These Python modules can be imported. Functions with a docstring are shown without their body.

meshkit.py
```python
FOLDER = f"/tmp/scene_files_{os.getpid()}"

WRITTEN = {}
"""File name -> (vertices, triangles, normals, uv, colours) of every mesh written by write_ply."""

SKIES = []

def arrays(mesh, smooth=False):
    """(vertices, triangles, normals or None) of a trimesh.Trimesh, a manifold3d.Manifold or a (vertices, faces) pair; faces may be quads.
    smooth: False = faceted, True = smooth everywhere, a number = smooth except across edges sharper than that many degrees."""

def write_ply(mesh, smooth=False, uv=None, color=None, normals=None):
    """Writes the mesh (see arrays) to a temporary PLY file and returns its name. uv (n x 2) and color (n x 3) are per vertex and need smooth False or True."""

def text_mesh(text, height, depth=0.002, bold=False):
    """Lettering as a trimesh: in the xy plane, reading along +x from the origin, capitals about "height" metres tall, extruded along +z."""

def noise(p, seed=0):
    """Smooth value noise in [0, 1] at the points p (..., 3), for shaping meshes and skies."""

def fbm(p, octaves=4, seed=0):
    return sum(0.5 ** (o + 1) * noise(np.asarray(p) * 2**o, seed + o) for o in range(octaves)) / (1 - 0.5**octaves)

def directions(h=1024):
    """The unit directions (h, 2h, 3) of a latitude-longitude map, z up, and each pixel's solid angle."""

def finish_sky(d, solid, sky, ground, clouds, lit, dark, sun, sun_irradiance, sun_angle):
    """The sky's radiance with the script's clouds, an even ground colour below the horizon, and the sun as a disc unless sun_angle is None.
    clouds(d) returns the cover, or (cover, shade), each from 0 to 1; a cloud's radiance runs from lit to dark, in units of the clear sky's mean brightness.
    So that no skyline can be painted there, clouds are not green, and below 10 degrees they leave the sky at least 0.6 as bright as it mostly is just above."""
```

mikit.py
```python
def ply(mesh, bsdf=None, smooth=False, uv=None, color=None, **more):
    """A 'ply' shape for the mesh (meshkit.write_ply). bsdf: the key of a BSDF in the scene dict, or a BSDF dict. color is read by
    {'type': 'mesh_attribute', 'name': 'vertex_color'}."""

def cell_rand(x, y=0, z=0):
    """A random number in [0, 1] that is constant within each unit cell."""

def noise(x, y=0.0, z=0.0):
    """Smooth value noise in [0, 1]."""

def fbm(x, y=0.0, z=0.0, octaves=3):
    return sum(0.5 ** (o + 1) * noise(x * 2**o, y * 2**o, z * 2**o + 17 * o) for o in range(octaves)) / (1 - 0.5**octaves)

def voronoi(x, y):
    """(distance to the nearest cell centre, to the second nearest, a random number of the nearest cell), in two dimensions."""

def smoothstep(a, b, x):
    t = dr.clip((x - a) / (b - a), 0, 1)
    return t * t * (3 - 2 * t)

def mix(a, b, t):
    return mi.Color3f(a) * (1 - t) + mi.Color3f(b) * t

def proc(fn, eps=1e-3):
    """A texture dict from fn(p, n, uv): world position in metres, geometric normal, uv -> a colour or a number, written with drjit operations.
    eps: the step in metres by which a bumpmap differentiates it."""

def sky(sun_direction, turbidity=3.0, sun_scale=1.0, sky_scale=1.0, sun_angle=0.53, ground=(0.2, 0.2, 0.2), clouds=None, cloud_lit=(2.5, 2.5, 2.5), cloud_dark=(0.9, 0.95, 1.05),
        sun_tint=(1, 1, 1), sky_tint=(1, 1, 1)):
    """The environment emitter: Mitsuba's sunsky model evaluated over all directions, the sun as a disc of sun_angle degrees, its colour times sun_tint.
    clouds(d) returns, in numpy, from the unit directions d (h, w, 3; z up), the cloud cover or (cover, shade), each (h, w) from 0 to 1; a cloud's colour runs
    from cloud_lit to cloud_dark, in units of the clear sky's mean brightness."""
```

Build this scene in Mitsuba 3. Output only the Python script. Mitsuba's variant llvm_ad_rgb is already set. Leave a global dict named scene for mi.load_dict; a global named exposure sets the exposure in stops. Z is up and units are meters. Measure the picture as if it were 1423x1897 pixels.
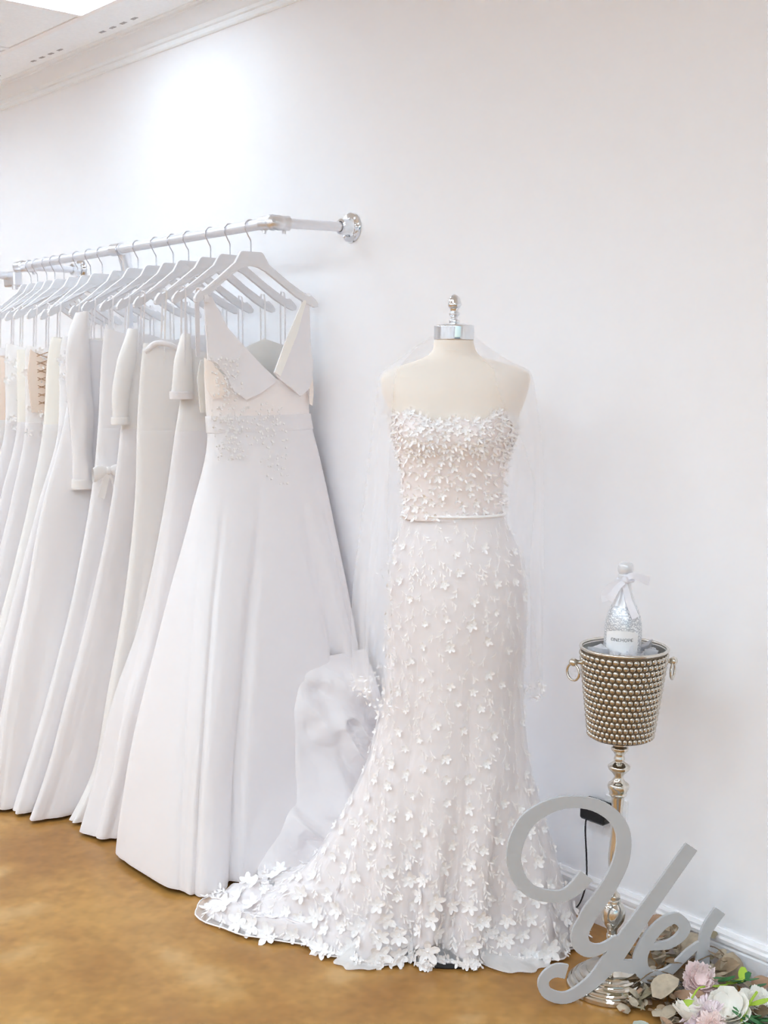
import math, random
import numpy as np, trimesh, manifold3d as m3
import mitsuba as mi, drjit as dr, mikit, meshkit
from shapely.geometry import Polygon, LineString, Point
from shapely.ops import unary_union
T = mi.ScalarTransform4f
PI = math.pi
scene, labels = {}, {}
rnd = random.Random(7); nr = np.random.default_rng(7)

# ------------------------------------------------------------------ camera, light, exposure
CAM = np.array([0, -2.517, 1.5]); pitch, yaw, roll = np.radians([9.94, 40.44, -.11]); FPX = 2226.
fwd = np.array([-math.cos(yaw)*math.cos(pitch), math.sin(yaw)*math.cos(pitch), -math.sin(pitch)])
rt = np.cross(fwd, [0, 0, 1]); rt /= np.linalg.norm(rt); dn = np.cross(fwd, rt)
RX = math.cos(roll)*rt + math.sin(roll)*dn; DN = -math.sin(roll)*rt + math.cos(roll)*dn
M = np.eye(4); M[:3, 0] = -RX; M[:3, 1] = -DN; M[:3, 2] = fwd; M[:3, 3] = CAM
scene['camera'] = dict(type='perspective', fov=math.degrees(2*math.atan(711.5/FPX)), fov_axis='x', near_clip=.05, far_clip=100.,
                       principal_point_offset_x=(711.5-656)/1423, principal_point_offset_y=(948.5-1070)/1897, to_world=T(M.tolist()))
exposure = 1.17
PANEL = (3.65, 4.50, 5.15)            # radiance of the ceiling light panels
SKYTINT = (.95, 1.06, 1.03)
scene['sky'] = mikit.sky([.2, -.9, .6], turbidity=4, sun_scale=0.0, sky_scale=2.1, ground=(.42, .42, .42), sky_tint=SKYTINT)

# ------------------------------------------------------------------ materials
def rgb(*c): return {'type': 'rgb', 'value': list(c)}
def mat(name, base, rough=.5, spec=.3, two=True, **k):
    b = dict(type='principled', base_color=base if isinstance(base, dict) else rgb(*base), roughness=rough, specular=spec, **k)
    scene[name] = {'type': 'twosided', 'b': b} if two else b
    return name
def metal(name, c, rough):
    scene[name] = {'type': 'twosided', 'b': dict(type='principled', base_color=rgb(*c), roughness=rough, metallic=1.0, specular=.5)}
    return name
def sheer(name, c, op):
    scene[name] = {'type': 'mask', 'opacity': op, 'b': {'type': 'twosided', 'b': {'type': 'diffuse', 'reflectance': rgb(*c)}}}
    return name
mat('wall_paint', (.885, .885, .91), .6, .2)
mat('trim_paint', (.89, .89, .91), .35, .4)
mat('ceiling_paint', (.90, .94, .985), .8, .1)
mat('crown_paint', (.89, .925, .965), .4, .35)
mat('tile_paint', mikit.proc(lambda p, n, uv: mikit.mix((.87, .91, .955), (.91, .95, .99), mikit.noise(p.x*140, p.y*140, 3.0))), .8, .1)
mat('slot_dark', (.42, .42, .44), .7, .2)
def floor_col(p, n, uv):
    a = mikit.fbm(p.x*2.1+3, p.y*2.1, 1.7, octaves=4)
    b = mikit.fbm(p.x*7+9, p.y*7+2, 4.1, octaves=4)
    c = mikit.fbm(p.x*40, p.y*40, 8.0, octaves=2)
    t = mikit.smoothstep(.28, .74, a*.6 + b*.4)
    col = mikit.mix((.34, .155, .040), (.53, .285, .080), t)
    col = mikit.mix(col, (.58, .36, .16), mikit.smoothstep(.58, .8, b)*.6)
    return col*(.80 + .22*c)
mat('concrete', mikit.proc(floor_col), .26, .30)
mat('satin_white', (.80, .77, .778), .42, .35, sheen=.3)
mat('satin_ivory', (.825, .80, .785), .45, .3, sheen=.3)
mat('satin_cream', (.89, .86, .81), .5, .25, sheen=.3)
mat('crepe_white', (.835, .815, .825), .6, .2, sheen=.3)
mat('lining_nude', (.86, .73, .64), .6, .2)
mat('lining_cream', (.89, .86, .80), .6, .2)
scene['satin_thin'] = dict(type='principledthin', base_color=rgb(.93, .915, .89), roughness=.6, diff_trans=1.0, spec_trans=0.0)
mat('nude_soft', (.89, .80, .735), .55, .25)
mat('midriff_nude', (.885, .825, .80), .55, .25)
mat('bodice_blush', (.86, .80, .79), .6, .2)
mat('lace_white', (.885, .865, .865), .6, .2)
mat('gown_lining', (.88, .825, .822), .6, .2)
mat('applique', (.90, .89, .89), .5, .3)
mat('leaf_applique', (.90, .88, .87), .5, .3)
sheer('tulle_skirt', (.90, .89, .90), .40)
sheer('tulle_sheer', (.90, .88, .87), .5)
sheer('veil_tulle', (.93, .92, .945), .17)
mat('linen_form', (.84, .775, .705), .75, .15)
metal('chrome', (.80, .82, .85), .05)
scene['pipe_metal'] = {'type': 'twosided', 'b': dict(type='principled', base_color=rgb(.80, .81, .86), roughness=.35, metallic=.45, specular=.5)}
metal('fitting_metal', (.86, .86, .89), .36)
metal('hook_metal', (.70, .70, .74), .22)
metal('stand_silver', (.71, .68, .62), .06)
metal('bead_silver', (.58, .54, .48), .16); metal('bead_gap', (.20, .165, .125), .4)
metal('bucket_inner', (.72, .71, .68), .25)
mat('hanger_white', (.74, .735, .755), .35, .4)
mat('sign_grey', mikit.proc(lambda p, n, uv: mikit.mix((.46, .475, .49), (.50, .515, .53), mikit.fbm(p.x*9, p.y*9, p.z*9, octaves=3))), .5, .35)
mat('black_plastic', (.012, .012, .013), .35, .4)
mat('plate_plastic', (.86, .86, .87), .35, .4)
mat('label_paper', (.86, .86, .87), .5, .3)
mat('label_ink', (.22, .22, .23), .6, .2)
scene['glitter'] = {'type': 'twosided', 'b': dict(type='principled', metallic=.45, roughness=.35, specular=.5, base_color=mikit.proc(
    lambda p, n, uv: mi.Color3f(.48, .50, .54) + dr.power(mikit.cell_rand(p.x*330, p.y*330, p.z*330), 2.0)*mi.Color3f(.5, .49, .46)))}
mat('bottle_frost', (.72, .73, .76), .25, .5, metallic=.25)
sheer('ribbon_organza', (.90, .90, .95), .78)
scene['acrylic'] = {'type': 'principled', 'base_color': rgb(.90, .905, .95), 'roughness': .08, 'spec_trans': .45, 'eta': 1.4}
metal('bead_sparkle', (.92, .90, .88), .12)
for i, c in enumerate([(.33, .24, .155), (.40, .32, .225), (.20, .14, .085), (.46, .39, .295), (.28, .24, .16), (.42, .27, .18)]):
    mat(f'dry_leaf_{i}', mikit.proc((lambda c: lambda p, n, uv: mi.Color3f(*c)*(.72 + .56*mikit.fbm(p.x*70, p.y*70, p.z*70, octaves=3)))(c)), .65, .2)
mat('sage_leaf', (.47, .52, .44), .6, .2)
mat('twig', (.24, .17, .11), .7, .2)
mat('green_leaf', (.045, .17, .055), .45, .35)
mat('lime_leaf', (.38, .56, .06), .45, .3)
mat('petal_pink', (.90, .775, .765), .6, .2)
mat('petal_lilac', (.89, .79, .82), .6, .2)
mat('petal_blush', (.90, .77, .74), .6, .2)
mat('petal_white', (.88, .86, .80), .6, .2)
mat('sepal_lime', (.42, .60, .08), .45, .3)

# ------------------------------------------------------------------ helpers
def add(key, mesh, m, smooth=False, parent=None, label=None, cat=None, group=None, kind=None, to=None):
    k = (parent + '__' if parent else '') + key
    base, i = k, 0
    while k in scene or k in labels:
        i += 1; k = f'{base}_{i:03d}'
    d = dict(mesh) if isinstance(mesh, dict) else mikit.ply(mesh, m, smooth)
    if to is not None: d['to_world'] = T(np.asarray(to).tolist())
    scene[k] = d
    tag(k, label, cat, group, kind)
    return k
def tag(k, label=None, cat=None, group=None, kind=None):
    e = {a: b for a, b in (('label', label), ('category', cat), ('group', group), ('kind', kind)) if b}
    if e: labels[k] = {**labels.get(k, {}), **e}
def thing(name, label, cat, group=None):
    k, i = name, 0
    while k in labels or k in scene: i += 1; k = f'{name}_{i:03d}'
    tag(k, label, cat, group); return k
def struct(name, mesh, m, smooth=False, parent=None, label=None):
    return add(name, mesh, m, smooth, parent, label, None if parent else 'structure', None, None if parent else 'structure')
def cat(*ms): return trimesh.util.concatenate(list(ms))
def box(x0, x1, y0, y1, z0, z1, b=0.0):
    if b <= 0:
        m = trimesh.creation.box((x1-x0, y1-y0, z1-z0)); m.apply_translation(((x0+x1)/2, (y0+y1)/2, (z0+z1)/2)); return m
    pts = []
    for dx, dy, dz in ((b, b, 0), (b, 0, b), (0, b, b)):
        for x in (x0+dx, x1-dx):
            for y in (y0+dy, y1-dy):
                for z in (z0+dz, z1-dz): pts.append((x, y, z))
    return trimesh.convex.convex_hull(np.array(pts))
def grid_mesh(P, wrap=False):
    """P (rows, cols, 3) -> quad sheet; wrap joins last column to first."""
    r, c = P.shape[:2]
    idx = np.arange(r*c).reshape(r, c)
    nxt = np.roll(idx, -1, 1) if wrap else idx[:, 1:]
    cur = idx if wrap else idx[:, :-1]
    a, b, d, e = cur[:-1].ravel(), nxt[:-1].ravel(), nxt[1:].ravel(), cur[1:].ravel()
    f = np.vstack([np.stack([a, b, d], 1), np.stack([a, d, e], 1)])
    return trimesh.Trimesh(P.reshape(-1, 3), f, process=False)
def cap(P, ring, flip=False):
    v = P[ring]; c = v.mean(0); n = len(v); i = np.arange(n)
    f = np.stack([i, np.roll(i, -1), np.full(n, n)], 1)
    return trimesh.Trimesh(np.vstack([v, c]), f[:, ::-1] if flip else f, process=False)
def lathe(prof, n=48, c=(0, 0, 0)):
    a = np.arange(n)/n*2*PI; prof = np.asarray(prof, float)
    P = np.stack([prof[:, :1]*np.cos(a), prof[:, :1]*np.sin(a), np.repeat(prof[:, 1:], n, 1)], -1) + np.asarray(c)
    m = grid_mesh(P, True); m.merge_vertices(); m.update_faces(m.nondegenerate_faces()); m.fix_normals(); return m
def smooth_profile(p, k=6):
    from scipy.interpolate import PchipInterpolator
    p = np.asarray(p, float); t = np.arange(len(p)); u = np.linspace(0, len(p)-1, (len(p)-1)*k+1)
    return np.stack([PchipInterpolator(t, p[:, j])(u) for j in range(p.shape[1])], 1)
def catmull(p, k=8):
    p = np.asarray(p, float); q = np.vstack([2*p[0]-p[1], p, 2*p[-1]-p[-2]]); out = []
    for i in range(1, len(q)-2):
        t = np.linspace(0, 1, k, endpoint=False)[:, None]; a, b, c, d = q[i-1:i+3]
        out.append(.5*(2*b + (c-a)*t + (2*a-5*b+4*c-d)*t**2 + (3*b-a-3*c+d)*t**3))
    return np.vstack(out + [p[-1:]])
def tube(pts, r, n=10, caps=True):
    pts = np.asarray(pts, float); r = np.broadcast_to(r, len(pts))
    t = np.gradient(pts, axis=0); t /= np.linalg.norm(t, axis=1, keepdims=True)+1e-12
    u = np.cross(t[0], [0, 0, 1] if abs(t[0][2]) < .9 else [1, 0, 0]); u /= np.linalg.norm(u); rings = []
    for p, d, rr in zip(pts, t, r):
        u = u - d*(u@d); u /= np.linalg.norm(u); v = np.cross(d, u); a = np.arange(n)/n*2*PI
        rings.append(p + rr*(np.cos(a)[:, None]*u + np.sin(a)[:, None]*v))
    P = np.array(rings); m = [grid_mesh(P, True)]
    if caps: m += [cap(P, 0, True), cap(P, -1)]
    m = cat(*m); m.merge_vertices(); return m
def cyl(p, q, r, n=24): return tube(np.array([p, q]), r, n)
def torus(c, R, r, u, v, n=32, k=10):
    a = np.arange(n+1)/n*2*PI; u, v = np.asarray(u, float), np.asarray(v, float)
    return tube(np.asarray(c) + R*(np.cos(a)[:, None]*u + np.sin(a)[:, None]*v), r, k, False)
def extrude(poly, d):
    polys = getattr(poly, 'geoms', [poly])
    return cat(*[trimesh.creation.extrude_polygon(g, d, engine='earcut') for g in polys])
def frame(o, x, y, z):
    m = np.eye(4); m[:3, 0], m[:3, 1], m[:3, 2], m[:3, 3] = x, y, z, o; return m
def interp(tab, x, col=1):
    from scipy.interpolate import PchipInterpolator
    tab = np.asarray(tab, float); tab = tab[np.argsort(tab[:, 0])]
    return PchipInterpolator(tab[:, 0], tab[:, col])(np.clip(x, tab[0, 0], tab[-1, 0]))
def sph(r, sub=1, c=(0, 0, 0), s=(1, 1, 1)):
    m = trimesh.creation.icosphere(sub, r); m.vertices = m.vertices*np.asarray(s)+np.asarray(c); return m
def solidify(m, t):
    n = trimesh.Trimesh(m.vertices, m.faces, process=False).vertex_normals
    v = np.vstack([m.vertices + n*t/2, m.vertices - n*t/2]); k = len(m.vertices)
    e = np.sort(m.edges, 1); un, cnt = np.unique(e, axis=0, return_counts=True)
    bd = {tuple(x) for x in un[cnt == 1]}; side = [(a, b) for a, b in m.edges if tuple(sorted((a, b))) in bd]
    f = [m.faces, m.faces[:, ::-1]+k]
    if side:
        s = np.array(side); f += [np.stack([s[:, 1], s[:, 0], s[:, 0]+k], 1), np.stack([s[:, 1], s[:, 0]+k, s[:, 1]+k], 1)]
    return trimesh.Trimesh(v, np.vstack(f), process=False)
def sstep(a, b, x): t = np.clip((x-a)/(b-a), 0, 1); return t*t*(3-2*t)

# ------------------------------------------------------------------ the room
CZ = 2.74
X0, X1, Y0 = -8.2, 3.2, -5.4
struct('floor', box(X0, X1, Y0, 0, -.1, 0), 'concrete')
struct('wall_back', box(X0, X1, 0, .12, 0, CZ), 'wall_paint')
struct('wall_left', box(X0-.12, X0, Y0, .12, 0, CZ), 'wall_paint')
struct('wall_front', box(X0-.12, X1+.12, Y0-.12, Y0, 0, CZ), 'wall_paint')
# right-hand shop front, behind the camera: a window opening in the wall
struct('wall_right', cat(box(X1, X1+.12, Y0, .12, 0, .35), box(X1, X1+.12, Y0, .12, 2.45, CZ), box(X1, X1+.12, -1.0, .12, .35, 2.45), box(X1, X1+.12, Y0, Y0+.5, .35, 2.45)), 'wall_paint')
w = struct('window_1', cat(*[box(X1+.02, X1+.08, y-.03, y+.03, .35, 2.45) for y in (-4.87, -3.6, -2.3, -1.03)], box(X1+.02, X1+.08, -4.9, -1.0, .35, .41), box(X1+.02, X1+.08, -4.9, -1.0, 2.39, 2.45)), 'trim_paint')
struct('ceiling', box(X0-.12, X1+.12, Y0-.12, .12, CZ+.012, CZ+.06), 'ceiling_paint')
# crown moulding
def sweep_x(prof, x0, x1):
    p = np.asarray(prof, float); P = np.stack([np.column_stack([np.full(len(p), x), p]) for x in (x0, x1)])
    m = cat(grid_mesh(P, True), cap(P, 0), cap(P, 1, True)); m.fix_normals(); return m
arc = [(-.018-.045*math.sin(t), 2.688+.034*(1-math.cos(t))) for t in np.linspace(.15, PI/2, 8)]
struct('trim_1', sweep_x([(0, 2.648), (-.010, 2.648), (-.013, 2.653), (-.013, 2.668), (-.018, 2.672), (-.018, 2.684)] + arc + [(-.070, 2.724), (-.070, 2.731), (-.082, 2.733), (-.082, CZ+.012), (0, CZ+.012)], X0, X1), 'crown_paint', 25, label='white stepped crown moulding between wall and ceiling')
struct('baseboard_back', sweep_x([(0, 0), (-.016, 0), (-.016, .083), (-.013, .087), (-.013, .093), (-.022, .097), (-.022, .106), (-.015, .110), (-.015, .117), (-.008, .124), (0, .124)], X0, X1), 'trim_paint', 20, label='white baseboard with a double-beaded top edge')
# ceiling grid: strip with slots along the wall, lay-in tiles
rows = [(-.88, -.28), (-1.48, -.88), (-2.08, -1.48)]
xs = [-4.12 + .61*k for k in range(-5, 5)]
for ri, (ya, yb) in enumerate(rows):
    for k, x in enumerate(xs[:-1]):
        if ri == 0 and -4.2 < x < -3.6: continue
        add('tile', box(x+.014, x+.596, ya+.014, yb-.014, CZ-.001, CZ+.011), 'tile_paint', parent='ceiling')
bars = [box(xs[0]-.012, xs[-1]+.012, y-.012, y+.012, CZ-.005, CZ+.01) for y in (-.28, -.88, -1.48, -2.08)] + [box(x-.012, x+.012, -2.08, -.28, CZ-.0048, CZ+.01) for x in xs]
for b in bars: add('grid_bar', b, 'trim_paint', parent='ceiling')
add('edge_strip', box(X0, X1, -.266, -.082, CZ-.002, CZ+.011), 'tile_paint', parent='ceiling')
for gx in np.arange(-6.0, -2.6, .577):
    for k in range(4):
        x = gx + .002 + .078*k
        add('edge_strip__slot', box(x-.017, x+.017, -.134, -.121, CZ-.0035, CZ+.002), 'slot_dark', parent='ceiling')
# light panels
def light_panel(x0, y0, label, w=1.21, d=.59, dim=1.0):
    t = thing('ceiling_light', label, 'ceiling light')
    add('frame', cat(box(x0, x0+w, y0, y0+.02, CZ-.012, CZ+.01), box(x0, x0+w, y0+d-.02, y0+d, CZ-.012, CZ+.01), box(x0, x0+.02, y0+.02, y0+d-.02, CZ-.012, CZ+.01), box(x0+w-.02, x0+w, y0+.02, y0+d-.02, CZ-.012, CZ+.01)), 'trim_paint', parent=t)
    v = np.array([(x0+.02, y0+.02, CZ-.004), (x0+w-.02, y0+.02, CZ-.004), (x0+w-.02, y0+d-.02, CZ-.004), (x0+.02, y0+d-.02, CZ-.004)])
    k = add('diffuser', trimesh.Trimesh(v, [[0, 2, 1], [0, 3, 2]], process=False), 'ceiling_paint', parent=t)
    scene[k]['emitter'] = {'type': 'area', 'radiance': rgb(*[c*dim for c in PANEL])}
light_panel(-4.115, -.875, 'square-edged glowing ceiling light panel at the top left corner of the photo', w=.60, dim=.62)
for n, (x, y) in enumerate([(-6.2, -1.485), (-6.2, -3.3), (-4.1, -2.7), (-2.3, -2.7), (-.5, -2.7), (1.3, -2.7), (-5.4, -4.5), (-3.2, -4.5), (-1.0, -4.5), (1.2, -4.5)]):
    light_panel(x, y, ['glowing ceiling light panel above the far end of the dress rail'][0] if n == 0 else 'glowing ceiling light panel over the room outside the photo', w=1.21)
    if n: labels[[k for k in labels if k.startswith('ceiling_light') and '__' not in k][-1]]['group'] = 'ceiling light panels over the room'

# ------------------------------------------------------------------ clothes rail
RY, RZ = -.274, 1.929
XE, XF = -3.02, -4.725
def rz(x): return RZ - .027*(XE-x)/(XE-XF)          # the rail sags a little towards its far end
r = thing('clothes_rail', 'chrome pipe clothes rail fixed to the wall above the white dresses', 'clothes rail')
add('pipe', cyl((XF, RY, rz(XF)), (XE, RY, RZ), .0165), 'pipe_metal', 40, r)
for x, fx in ((XE, -2.967), (XF, XF-.01)):
    RZ = rz(x)
    add('wall_arm', cyl((x, RY, RZ), (fx, -.03, RZ), .0150), 'pipe_metal', 40, r)
    elb = cat(tube(np.array([(x-.045, RY, RZ), (x-.006, RY, RZ), (x+.012, RY+.004, RZ), (x+.014, RY+.020, RZ), (x, RY+.024, RZ), (x+(fx-x)*.22, RY+.06, RZ)]), .0215, 16), sph(.024, 2, (x+.002, RY+.002, RZ)))
    e = add('elbow', elb, 'fitting_metal', 40, r)
    for dx, dy in ((-.035, 0), (0, .048)): add('set_screw', cyl((x+dx, RY+dy, RZ-.030), (x+dx, RY+dy, RZ-.018), .006, 10), 'fitting_metal', 40, parent=e)
    add('set_screw', cyl((x+.018, RY-.006, RZ+.004), (x+.03, RY-.012, RZ+.004), .006, 10), 'chrome', 40, parent=e)
    prof = [(.0, -.0005), (.0455, -.0005), (.0465, -.004), (.044, -.008), (.029, -.011), (.025, -.02), (.0235, -.046), (.0165, -.048)]
    fl = lathe(prof, 32); fl.apply_transform(frame((fx, 0, RZ), (1, 0, 0), (0, 0, -1), (0, 1, 0)))
    f = add('wall_flange', fl, 'chrome', 30, r)
    for a in (PI/4, 3*PI/4, 5*PI/4, 7*PI/4): add('screw', sph(.0052, 1, (fx+.036*math.cos(a), -.010, RZ+.036*math.sin(a)), (1, .6, 1)), 'fitting_metal', 40, parent=f)
RZ = 1.929
XL = -3.945
add('support_leg', cyl((XL, -.238, 0.0), (XL, -.238, rz(XL)), .0155), 'pipe_metal', 40, r)
add('tee', cat(cyl((XL-.035, RY, rz(XL)), (XL+.035, RY, rz(XL)), .0215), cyl((XL, -.238-.02, RZ-.005), (XL, -.238, RZ-.085), .0205)), 'fitting_metal', 40, r)
r2 = thing('clothes_rail', 'second chrome rail running off the left edge of the photo from the far elbow', 'clothes rail')
add('pipe', cyl((XF-.025, RY-.03, RZ-.065), (XF-.05, -2.3, RZ-.065), .0155), 'pipe_metal', 40, r2)
add('bracket', cat(box(XF-.055, XF+.045, RY-.06, RY-.022, RZ-.110, RZ-.050, .006), cyl((XF+.03, RY-.05, RZ-.122), (XF+.03, RY-.05, RZ-.105), .012)), 'fitting_metal', 30, r2)
add('support_leg', cyl((XF-.05, -2.3, 0), (XF-.05, -2.3, RZ-.05), .0155), 'pipe_metal', 40, r2)

# ------------------------------------------------------------------ hangers
def hanger_mesh():
    half = [(0, .0), (.036, .0), (.043, -.004), (.064, -.036), (.13, -.082), (.192, -.122), (.204, -.128), (.210, -.124), (.226, -.138), (.234, -.150), (.233, -.160), (.224, -.163), (.198, -.152), (.16, -.130), (.10, -.088), (.05, -.056), (.025, -.046), (0, -.043)]
    pts = half + [(-x, z) for x, z in half[::-1][1:-1]]
    g = Polygon(pts).buffer(-.002).buffer(.002, quad_segs=3)
    m = extrude(g, .012)
    v = m.vertices.copy()
    m.vertices = np.column_stack([v[:, 2]-.006 + .035*(v[:, 0]/.234)**2, v[:, 0], v[:, 1]])
    m.fix_normals(); return m
HM = mikit.ply(hanger_mesh(), 'hanger_white', 30)
a = np.linspace(-.35, PI+.75, 22)
hk = [(0, .0215*math.cos(t), .074+.0215*math.sin(t)) for t in a] + [(0, -.008, .046), (0, -.001, .036), (0, 0, .028), (0, 0, -.004)]
HK = mikit.ply(tube(np.array(hk), .0021, 8), 'hook_metal', 40)
HC = mikit.ply(cyl((.0075, 0, -.030), (.0062, 0, -.030), .003, 12), 'slot_dark', 30)
hx = [-3.127, -3.240, -3.350, -3.480, -3.575, -3.685, -3.806, -3.919, -4.062, -4.150, -4.250, -4.365, -4.441, -4.510, -4.590, -4.650]
hz = 1.929+.0165+.0021-.0215-.074
hyc = RY
HTOP = [hz]*len(hx)
hanger_labels = ['white wooden hanger nearest the rail elbow, holding the V-neck beaded gown', 'white wooden hanger second from the rail elbow', 'white wooden hanger third from the rail elbow', 'white wooden hanger fourth from the rail elbow',
    'white wooden hanger fifth from the rail elbow', 'white wooden hanger sixth from the rail elbow', 'white wooden hanger seventh from the rail elbow', 'white wooden hanger just right of the rail support leg', 'white wooden hanger just left of the rail support leg']
for i, x in enumerate(hx):
    ORD = 'tenth eleventh twelfth thirteenth fourteenth fifteenth sixteenth seventeenth eighteenth nineteenth twentieth twenty-first'.split()
    lb = hanger_labels[i] if i < 9 else f'pale white hanger in the packed far group, {ORD[i-9]} from the rail elbow'
    t = thing('hanger', lb, 'hanger', 'white wooden hangers on the rail')
    tilt = rnd.uniform(-.05, .05) if i else 0
    R = np.array(T().translate([x, hyc, hz-RZ+rz(x)]).rotate([0, 0, 1], math.degrees(tilt)).rotate([1, 0, 0], rnd.uniform(-1.5, 1.5) if i else 0).matrix)
    add('body', HM, None, parent=t, to=R); add('hook', HK, None, parent=t, to=R, label='thin silver wire hook')
    if i == 0: add('screw_hole', HC, None, parent=t, to=R, label='small dark screw hole')
TIPZ = hz - .150

# ------------------------------------------------------------------ gowns on the rail
def skirt_pts(z, th, p):
    """rings of a hanging skirt; p: dict of tables over z and fold settings"""
    z = np.asarray(z)[:, None]; th = np.asarray(th)[None]
    yL, yR, xc, dF, dB = (interp(p[k], z) for k in ('yL', 'yR', 'xc', 'dF', 'dB'))
    pw = 2 + p.get('box', 1.6)*sstep(1.3, .3, z)
    cb, sa = np.cos(th), np.sin(th)
    b = (yL+yR)/2 + (yR-yL)/2*np.sign(cb)*np.abs(cb)**(2/pw)
    dd = np.where(sa > 0, dF, dB)
    ax = dd*np.sign(sa)*np.abs(sa)**(2/pw)
    amp = p.get('amp', 1.0)*sstep(1.32, .1, z)
    s = p.get('seed', 0)
    q = np.random.default_rng(100+s)
    g = 0
    for k, wgt in p.get('waves', ((7, .5), (11, .32), (17, .18))):
        ph = q.uniform(0, PI)
        wob = (meshkit.noise(np.stack(np.broadcast_arrays(th*1.3, z*1.6, np.full_like(z*th, s+k)), -1))-.5)*1.4
        g = g + wgt*(2*np.abs(np.cos(k*th/2+ph+wob))**.8-1)
    for c, wdt, dep in p.get('valleys', ()):
        g = g - dep*np.exp(-((th-c-(.04*np.sin(z*3+s)))/wdt)**2)
    g = g + .5*(meshkit.fbm(np.stack(np.broadcast_arrays(np.cos(th)*3, np.sin(th)*3+s, z*2.5), -1), 3)-.5)
    depth = np.minimum(dd, .5*(yR-yL))
    ax = ax + amp*p.get('fold', .03)*g*np.sign(sa)*np.abs(sa)**.5*np.clip(depth/.12, .35, 1.2)
    b = b + amp*p.get('fold', .03)*.8*g*cb
    b = np.minimum(b, -.014)
    zz = z + np.zeros_like(th)
    lift = p.get('lift')
    if lift is not None: zz = zz + lift(th)*sstep(.35, 0., z)
    return np.stack(np.broadcast_arrays(xc+ax, b, zz), -1)
def bodice_panel(poly, xfun, t=.004, step=.012):
    m = extrude(Polygon(poly).buffer(0), t)
    v, f = trimesh.remesh.subdivide_to_size(m.vertices, m.faces, step, max_iter=12)
    m = trimesh.Trimesh(v, f, process=False); m.merge_vertices(); v = m.vertices
    m.vertices = np.column_stack([xfun(v[:, 0], v[:, 1]) + v[:, 2], v[:, 0], v[:, 1]]); m.fix_normals(); return m
def ribbon(pts, wv, t=.0012):
    pts = catmull(pts, 6); wv = np.asarray(wv, float)
    P = np.stack([pts-wv/2, pts+wv/2], 1); return solidify(grid_mesh(P), t)
TH = np.linspace(0, 2*PI, 240, endpoint=False)

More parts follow.
